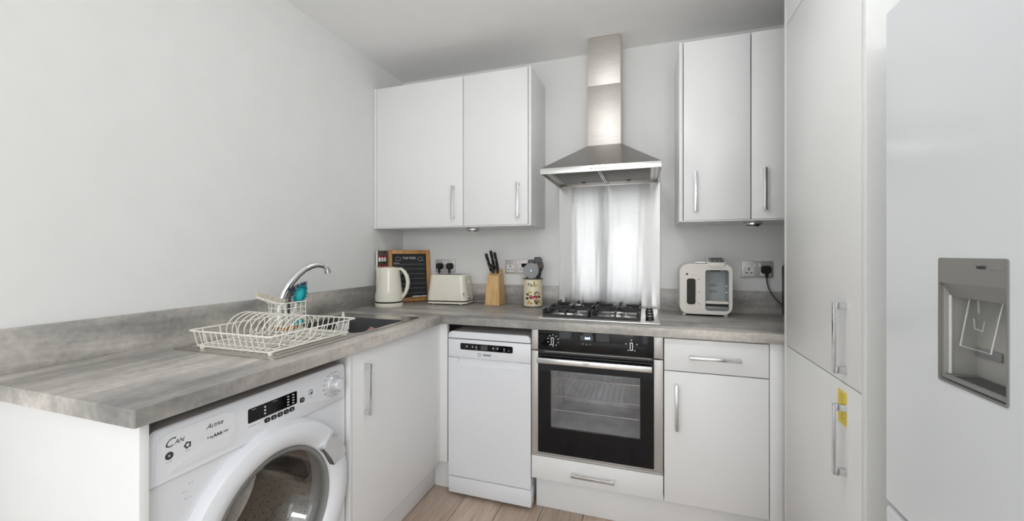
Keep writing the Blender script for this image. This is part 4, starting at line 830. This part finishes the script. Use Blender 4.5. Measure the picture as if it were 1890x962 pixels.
# ------------------------------------------------------------------ sockets and plugs
def socket_(x0, label):
    x1 = x0 + 0.146; z0, z1 = 1.0885, 1.1745; xc = (x0 + x1) / 2
    t = thing('wall_socket', label, 'socket', (xc, -0.001, z0))
    B('plate', 'socket', t, (x0, x1, -0.009, -0.001, z0, z1), b=0.002)
    for sg in (-1, 1):
        c = xc + sg * 0.038
        B('socket_insert', 'white', t, (c - 0.024, c + 0.024, -0.0098, -0.0088, z0 + 0.010, z0 + 0.055), b=0)
        for hx_, hz_, hw, hh in ((0, 0.044, 0.003, 0.007), (-0.011, 0.024, 0.006, 0.0025), (0.011, 0.024, 0.006, 0.0025)): B('pin_hole', 'dgrey', t, (c + hx_ - hw, c + hx_ + hw, -0.0102, -0.0096, z0 + hz_ - hh, z0 + hz_ + hh), b=0)
        s_ = xc + sg * 0.010; B('rocker_switch', 'white', t, (s_ - 0.007, s_ + 0.007, -0.0125, -0.0088, z0 + 0.056, z0 + 0.076), b=0.0015)
    return t
def plug(x, label, cord, z=1.128):
    t = thing('mains_plug', label, 'plug', (x, -0.0103, z))
    def pr2(y, s_): return [(x + a * s_, y, z + b_ * s_) for a, b_ in rrect(-0.024, 0.024, -0.019, 0.023, 0.014, 5)]
    G().loft([pr2(-0.0104, 1.0), pr2(-0.020, 1.0), pr2(-0.032, 0.86), pr2(-0.036, 0.7)]).done('plug_body', 'black', t)
    G().tube([(x, -0.026, z - 0.012), (x, -0.026, z - 0.030), (x, -0.026, z - 0.042)], [0.009, 0.007, 0.0045], 10).done('cord_grip', 'black', t)
    if cord: G().tube(cord, 0.0036, 8).done('cord', 'black', t)
socket_(0.2555, 'steel double wall socket holding two black plugs above the toaster')
socket_(0.7500, 'steel double wall socket between the knife block and utensil tin')
socket_(2.0740, 'steel double wall socket with one black plug beside the ivory machine')
socket_(2.2580, 'steel double wall socket behind the black upright appliance')
plug(0.2920, 'black plug above the toaster, nearer the chalkboard', [(0.292, -0.026, 1.088), (0.292, -0.026, 1.06), (0.294, -0.022, 1.00), (0.30, -0.022, 0.93), (0.31, -0.028, 0.906)])
plug(0.3660, 'black plug above the toaster, nearer the knife block', [(0.366, -0.026, 1.088), (0.366, -0.026, 1.06), (0.366, -0.022, 1.00), (0.368, -0.022, 0.93), (0.372, -0.028, 0.906)])
plug(2.1860, 'black plug with a dangling black cord beside the ivory machine', [(2.186, -0.026, 1.088), (2.187, -0.028, 1.065), (2.193, -0.034, 1.035), (2.205, -0.045, 1.005), (2.222, -0.055, 0.980), (2.244, -0.060, 0.958), (2.262, -0.062, 0.945)])
ba = thing('black_appliance', 'black upright countertop appliance half hidden by the tall cabinet', 'appliance', (2.33, -0.15, ZW))
G().loft([[(a, b_, z) for a, b_ in rrect(2.240, 2.430, -0.20, -0.065, 0.012, 4)] for z in (ZW + 0.012, 1.150)] + [[(a, b_, 1.158) for a, b_ in rrect(2.246, 2.424, -0.194, -0.071, 0.010, 4)]]).done('housing', 'black', ba)
B('front_plate', 'blackglass', ba, (2.255, 2.415, -0.2035, -0.2005, 0.93, 1.14), b=0.001)
for xx in (2.265, 2.405):
    for yy in (-0.18, -0.085): G().lathe([(0, ZW + 0.0003), (0.010, ZW + 0.0003), (0.010, ZW + 0.0118), (0, ZW + 0.0118)], 12, (xx, yy, 0)).done('foot', 'dgrey', ba)

# ------------------------------------------------------------------ knife block and knives
kbk = G().hexa([(0.668, -0.152, ZW + 0.0005), (0.762, -0.152, ZW + 0.0005), (0.762, -0.032, ZW + 0.0005), (0.668, -0.032, ZW + 0.0005), (0.678, -0.132, 1.080), (0.750, -0.132, 1.080), (0.750, -0.050, 1.118), (0.678, -0.050, 1.118)])
bmesh.ops.bevel(kbk.bm, geom=kbk.bm.edges[:], offset=0.0025, segments=2, affect='EDGES')
kbk.done('knife_block', 'pine', None, label='pale beech knife block holding black-handled knives', cat='knife block')
KL = ['tallest black-handled knife in the middle of the block', 'black-handled knife standing on the left of the block', 'black-handled knife standing on the right of the block', 'short black-handled knife low at the front of the block', 'short black-handled knife low at the right of the block']
for (bx_, by_, bz, txx, tyy, tz, r), lb in zip(((0.709, -0.082, 1.102, 0.698, -0.128, 1.232, 0.0095), (0.694, -0.100, 1.092, 0.672, -0.140, 1.214, 0.0095), (0.733, -0.085, 1.101, 0.724, -0.130, 1.222, 0.009), (0.712, -0.112, 1.089, 0.706, -0.145, 1.150, 0.007), (0.738, -0.108, 1.090, 0.734, -0.135, 1.140, 0.007)), KL):
    a, b_ = Vector((bx_, by_, bz + 0.003)), Vector((txx, tyy, tz)); t = thing('kitchen_knife', lb, 'knife', a)
    G().tube([a, a.lerp(b_, 0.10)], [0.0075, 0.008], 10).done('bolster', 'steel', t)
    G().tube([a.lerp(b_, 0.10), a.lerp(b_, 0.35), a.lerp(b_, 0.7), a.lerp(b_, 0.93), b_], [r * 0.85, r, r * 0.95, r * 1.1, r * 0.6], 10).done('handle', 'black', t)
    for q in (0.3, 0.6): c_ = a.lerp(b_, q) + Vector((0.0, -r * 0.95, 0)); G().tube([c_, c_ + Vector((0, -0.0012, 0))], 0.0022, 8).done('rivet', 'steellt', t)

# ------------------------------------------------------------------ utensil tin and utensils
ux, uy, ur, uh = 0.957, -0.098, 0.0565, 0.168
tn = thing('utensil_tin', 'cream enamel tin painted with berries and leaves', 'utensil holder', (ux, uy, ZW))
G().lathe([(0, ZW + 0.004), (ur, ZW + 0.004), (ur, ZW + uh - 0.004), (ur - 0.0015, ZW + uh), (ur - 0.003, ZW + uh - 0.004), (ur - 0.003, ZW + 0.008), (0, ZW + 0.008)], 48, (ux, uy, 0)).done('tin_wall', 'tin', tn)
for z in (ZW + 0.0005, ZW + uh - 0.006): G().lathe([(ur - 0.001, z), (ur + 0.0016, z), (ur + 0.0016, z + 0.006), (ur - 0.001, z + 0.006), (ur - 0.001, z)], 48, (ux, uy, 0)).done('rim_band', 'tinrim', tn)
A0 = math.atan2(cam.location.y - uy, cam.location.x - ux)
def petal(u, z, L, W, rot, mat, nm):
    g = G(); vs = []
    for k in range(12):
        t = 2 * PI * k / 12; px_, pz_ = L * math.cos(t), W * math.sin(t) * (1 if nm == 'berry' else abs(math.sin(t)) ** 0.4)
        qx, qz = px_ * math.cos(rot) - pz_ * math.sin(rot), px_ * math.sin(rot) + pz_ * math.cos(rot)
        a = A0 + (u + qx) / ur; vs.append(g.bm.verts.new((ux + (ur + 0.0007) * math.cos(a), uy + (ur + 0.0007) * math.sin(a), ZW + z + qz)))
    g.bm.faces.new(vs); g.done(nm, mat, tn, smooth=False)
for u, z, L, W, rot, mat, nm in ((-0.011, 0.060, 0.009, 0.010, 0, 'berry', 'berry'), (0.014, 0.059, 0.010, 0.010, 0, 'berry', 'berry'), (0.018, 0.084, 0.012, 0.005, 0.5, 'leaf', 'leaf'), (0.018, 0.030, 0.013, 0.006, -0.9, 'leaf', 'leaf'), (-0.036, 0.052, 0.009, 0.006, 0.4, 'leaf', 'leaf'), (-0.034, 0.075, 0.009, 0.005, -0.5, 'leaf', 'leaf'), (-0.026, 0.030, 0.012, 0.005, 0.9, 'leafy', 'leaf'), (-0.018, 0.086, 0.010, 0.005, 0, 'leafy', 'leaf'), (0.037, 0.061, 0.009, 0.005, -0.3, 'leaf', 'leaf'), (0.033, 0.036, 0.012, 0.005, -0.9, 'orange', 'leaf'), (0.036, 0.078, 0.007, 0.004, 0.9, 'orange', 'leaf'), (-0.010, 0.024, 0.007, 0.004, 0.2, 'orange', 'leaf'), (-0.018, 0.130, 0.013, 0.0055, -0.4, 'leaf', 'leaf'), (0.017, 0.127, 0.012, 0.005, 0.35, 'leafy', 'leaf'), (0.006, 0.138, 0.012, 0.004, 1.5, 'leafy', 'leaf')):
    petal(u, z, L * 1.3, W * (1.4 if nm == 'leaf' else 1.25), rot, mat, nm)
ZT = ZW + uh
def U(s_, dpt, z): v = Vector((ux, uy, 0)) + RV * s_ + Vector((-RV.y, RV.x, 0)) * dpt; return Vector((v.x, v.y, z))
def stick(t, pts, r, mat, nm='handle'): G().tube(pts, r, 10).done(nm, mat, t)
t = thing('pizza_cutter', 'round grey steel pizza cutter wheel standing in the tin', 'pizza cutter', U(-0.02, -0.03, ZW + 0.010))
stick(t, [U(-0.005, -0.030, ZW + 0.012), U(-0.010, -0.032, ZT - 0.006)], 0.009, 'black')
c_ = U(-0.013, -0.040, ZT + 0.046); nv = Vector((RV.y, -RV.x, 0))
def disc(c, n_, r, th_, seg=36):
    g = G(); n_ = n_.normalized(); e1 = Vector((0, 0, 1)); e1 = (e1 - n_ * e1.dot(n_)).normalized(); e2 = n_.cross(e1)
    g.loft([[c + n_ * k + (e1 * math.cos(2 * PI * i / seg) + e2 * math.sin(2 * PI * i / seg)) * r for i in range(seg)] for k in (-th_ / 2, th_ / 2)]); return g
disc(c_, nv, 0.0445, 0.0016).done('wheel', 'wheel', t); disc(c_ + nv * 0.002, nv, 0.004, 0.004, 12).done('axle', 'steellt', t)
G().tube([U(-0.010, -0.035, ZT - 0.008), U(-0.012, -0.0345, ZT + 0.002), c_ - nv * 0.0042], [0.004, 0.0025, 0.0025], 8).done('fork', 'steellt', t)
def paddle(t, neck, n_, outline, th_, mat, nm):
    g = G(); n_ = n_.normalized(); e1 = Vector((0, 0, 1)); e1 = (e1 - n_ * e1.dot(n_)).normalized(); e2 = e1.cross(n_)
    g.loft([[neck + n_ * k + e1 * b_ + e2 * a for a, b_ in outline] for k in (-th_ / 2, th_ / 2)])
    bmesh.ops.bevel(g.bm, geom=g.bm.edges[:], offset=min(th_ * 0.35, 0.002), segments=1, affect='EDGES'); return g.done(nm, mat, t)
t = thing('fish_slice', 'black slotted turner with square head standing highest in the tin', 'spatula', U(0.02, 0.0, ZW + 0.010))
stick(t, [U(0.005, 0.0, ZW + 0.012), U(0.028, -0.004, ZT + 0.025)], 0.006, 'black')
paddle(t, U(0.031, -0.006, ZT + 0.022), nv + Vector((0, 0, 0.1)), [(-0.012, 0), (0.016, 0), (0.028, 0.045), (0.024, 0.092), (0.010, 0.104), (-0.024, 0.102), (-0.020, 0.045)], 0.006, 'black', 'blade')
t = thing('solid_spoon', 'black nylon spoon with rounded bowl behind the pizza cutter', 'spoon', U(0.0, 0.02, ZW + 0.010))
stick(t, [U(0.0, 0.015, ZW + 0.012), U(-0.004, 0.010, ZT + 0.062)], 0.0055, 'black')
paddle(t, U(-0.004, 0.008, ZT + 0.058), nv + Vector((0, 0, 0.3)), [(-0.010, 0), (0.010, 0), (0.024, 0.02), (0.024, 0.040), (0.012, 0.054), (-0.020, 0.054), (-0.026, 0.040), (-0.022, 0.018)], 0.008, 'black', 'bowl')
t = thing('ladle', 'black ladle leaning left behind the pizza cutter wheel', 'ladle', U(-0.03, 0.02, ZW + 0.010))
stick(t, [U(-0.020, 0.020, ZW + 0.012), U(-0.040, 0.016, ZT + 0.062)], 0.005, 'black')
G().lathe([(0.0, 0.0), (0.014, 0.003), (0.024, 0.013), (0.027, 0.026), (0.025, 0.026), (0.022, 0.014), (0.013, 0.005), (0, 0.003)], 24, U(-0.044, 0.014, ZT + 0.060)).done('bowl', 'black', t)
t = thing('wooden_spoon', 'brown wooden spoon standing between the cutter and the turner', 'spoon', U(0.01, -0.02, ZW + 0.010))
stick(t, [U(0.008, -0.018, ZW + 0.012), U(0.012, -0.022, ZT + 0.030)], 0.0055, 'spoon')
paddle(t, U(0.012, -0.022, ZT + 0.028), nv, [(-0.006, 0), (0.008, 0), (0.022, 0.022), (0.022, 0.045), (0.010, 0.060), (-0.010, 0.060), (-0.020, 0.045), (-0.018, 0.020)], 0.008, 'spoon', 'bowl')
t = thing('potato_masher', 'black handled masher standing on the right of the tin', 'masher', U(0.035, 0.0, ZW + 0.010))
stick(t, [U(0.022, -0.016, ZW + 0.012), U(0.036, -0.020, ZT + 0.010), U(0.043, -0.022, ZT + 0.060)], [0.006, 0.008, 0.010], 'black')
paddle(t, U(0.044, -0.022, ZT + 0.050), nv, [(-0.012, 0), (0.012, 0), (0.018, 0.020), (0.014, 0.042), (-0.010, 0.046), (-0.014, 0.020)], 0.010, 'black', 'grip')
t = thing('wire_whisk', 'thin white wire loop leaning right out of the tin', 'whisk', U(0.03, 0.02, ZW + 0.010))
G().tube([U(0.020, 0.020, ZW + 0.012), U(0.040, 0.015, ZT + 0.004), U(0.066, 0.010, ZT + 0.018), U(0.086, 0.006, ZT + 0.044), U(0.087, 0.006, ZT + 0.060), U(0.078, 0.008, ZT + 0.066)], 0.0018, 6).done('wire', 'white', t)

# ------------------------------------------------------------------ ivory bottle-making machine
px0, px1, pf, pb, pz0, pz1 = 1.758, 1.998, -0.195, -0.040, ZW + 0.010, 1.163
pmn = thing('formula_maker', 'ivory baby-bottle making machine with grey bottle bay', 'appliance', (1.878, -0.12, ZW))
o_ = rrect(px0, px1, pz0, pz1, 0.042, 8)
bay = rrect(1.876, 1.984, pz0 + 0.018, pz1 - 0.030, 0.014, 5); win = rrect(1.791, 1.832, 0.957, 1.088, 0.012, 5)
G().prism(o_, 'y', pf, pf + 0.030, [bay, win]).done('front_shell', 'prep', pmn)
def pring(y, i): return [(a, y, b_) for a, b_ in rrect(px0 + i, px1 - i, pz0 + i, pz1 - i, 0.042, 8)]
G().loft([pring(pf + 0.0985, -0.0), pring(pf + 0.145, 0.0), pring(pf + 0.155, 0.006)]).done('rear_shell', 'prep', pmn)
G().prism(o_, 'y', pf + 0.030, pf + 0.0985, [rrect(px0 + 0.004, px1 - 0.004, pz0 + 0.004, pz1 - 0.004, 0.040, 8)]).done('side_shell', 'prep', pmn)
B('bay_back', 'prepg', pmn, (1.866, 1.990, pf + 0.085, pf + 0.098, pz0 + 0.008, pz1 - 0.020), b=0)
G().prism(bay, 'y', pf + 0.002, pf + 0.085, [rrect(1.8785, 1.9815, pz0 + 0.0205, pz1 - 0.0325, 0.0125, 5)]).done('bay_wall', 'prepg', pmn)
sh = G().prism(rrect(1.8795, 1.9805, 0.964, 0.976, 0.004, 3), 'y', pf + 0.002, pf + 0.084).done('bottle_stand', 'prep', pmn)
B('drip_tray', 'mgrey', pmn, (1.8795, 1.9805, pf + 0.010, pf + 0.084, 0.931, 0.950), b=0.003)
for z in (1.018, 1.050): G().prism(rrect(1.905, 1.942, z - 0.006, z + 0.006, 0.005, 4), 'y', pf + 0.0835, pf + 0.0852).done('height_slot', 'mgrey', pmn)
for z in (1.018, 1.050): B('side_lug', 'white', pmn, (1.976, 1.9812, pf + 0.04, pf + 0.06, z - 0.004, z + 0.004), b=0.001)
B('dispensing_nozzle', 'dgrey', pmn, (1.908, 1.948, pf + 0.030, pf + 0.055, pz1 - 0.040, pz1 - 0.0325), b=0.002)
G().prism(rrect(1.792, 1.831, 0.958, 1.087, 0.012, 5), 'y', pf + 0.006, pf + 0.012).done('tank_window', 'blackglass', pmn, label='dark water tank window')
G().prism(rrect(1.789, 1.834, 0.955, 1.090, 0.014, 5), 'y', pf - 0.002, pf + 0.001, [win]).done('window_bezel', 'prep', pmn)
for z in (0.962, 1.022, 1.084): G().prism(circ(1.848, z, 0.0026, 10), 'y', pf - 0.0012, pf + 0.001).done('level_mark', 'red', pmn, smooth=False)
text('brand_print', '---', 0.016, (1.818, pf - 0.0005, 1.108), '-y', 'printlt', pmn); G().prism([(1.792 + (0.0075 if i % 2 else 0.0042) * math.cos(i * PI / 5 - PI / 2 + PI / 5 * 1), 1.110 + (0.0075 if i % 2 else 0.0042) * math.sin(i * PI / 5 - PI / 2 + PI / 5)) for i in range(10)], 'y', pf - 0.0008, pf + 0.0005).done('brand_mark', 'print', pmn, smooth=False)
hp_ = thing  # control pod on top, tilted towards the front
pod = G()
def podr(s_, k): return [(1.929 + a * s_, pf + 0.012 + b_ * s_ * 0.9, pz1 + 0.006 + k + (b_ * 0.42)) for a, b_ in rrect(-0.043, 0.043, -0.022, 0.034, 0.018, 6)]
pod.loft([podr(0.94, -0.014), podr(1.0, -0.006), podr(1.0, 0.004), podr(0.95, 0.009)]); pc = pod.done('control_pod', 'prep', pmn)
pod = G(); pod.loft([podr(0.86, 0.0088), podr(0.84, 0.0105)]); pod.done('pod_face', 'mgrey', pc)
def podpt(a, b_): return Vector((1.929 + a, pf + 0.012 + b_ * 0.9, pz1 + 0.0176 + b_ * 0.42))
def podquad(a0, a1, b0, b1, mat, nm):
    g = G(); q = [podpt(a0, b0), podpt(a1, b0), podpt(a1, b1), podpt(a0, b1)]; g.loft([q, [v + Vector((0, 0, 0.0012)) for v in q]]); g.done(nm, mat, pc, smooth=False)
podquad(-0.024, 0.024, 0.008, 0.020, 'dgrey', 'screen')
for k in (-1, 0, 1): podquad(k * 0.020 - 0.006, k * 0.020 + 0.006, -0.013, -0.006, 'black', 'button')
G().tube([(1.835, pf + 0.05, pz1 + 0.006), (1.890, pf + 0.05, pz1 + 0.006)], 0.0065, 12).done('hopper_lid', 'steellt', pmn)
for xx in (1.782, 1.972):
    for yy in (pf + 0.022, pb - 0.022): G().lathe([(0, ZW + 0.0003), (0.008, ZW + 0.0003), (0.010, ZW + 0.012), (0, ZW + 0.012)], 14, (xx, yy, 0)).done('foot', 'white', pmn)
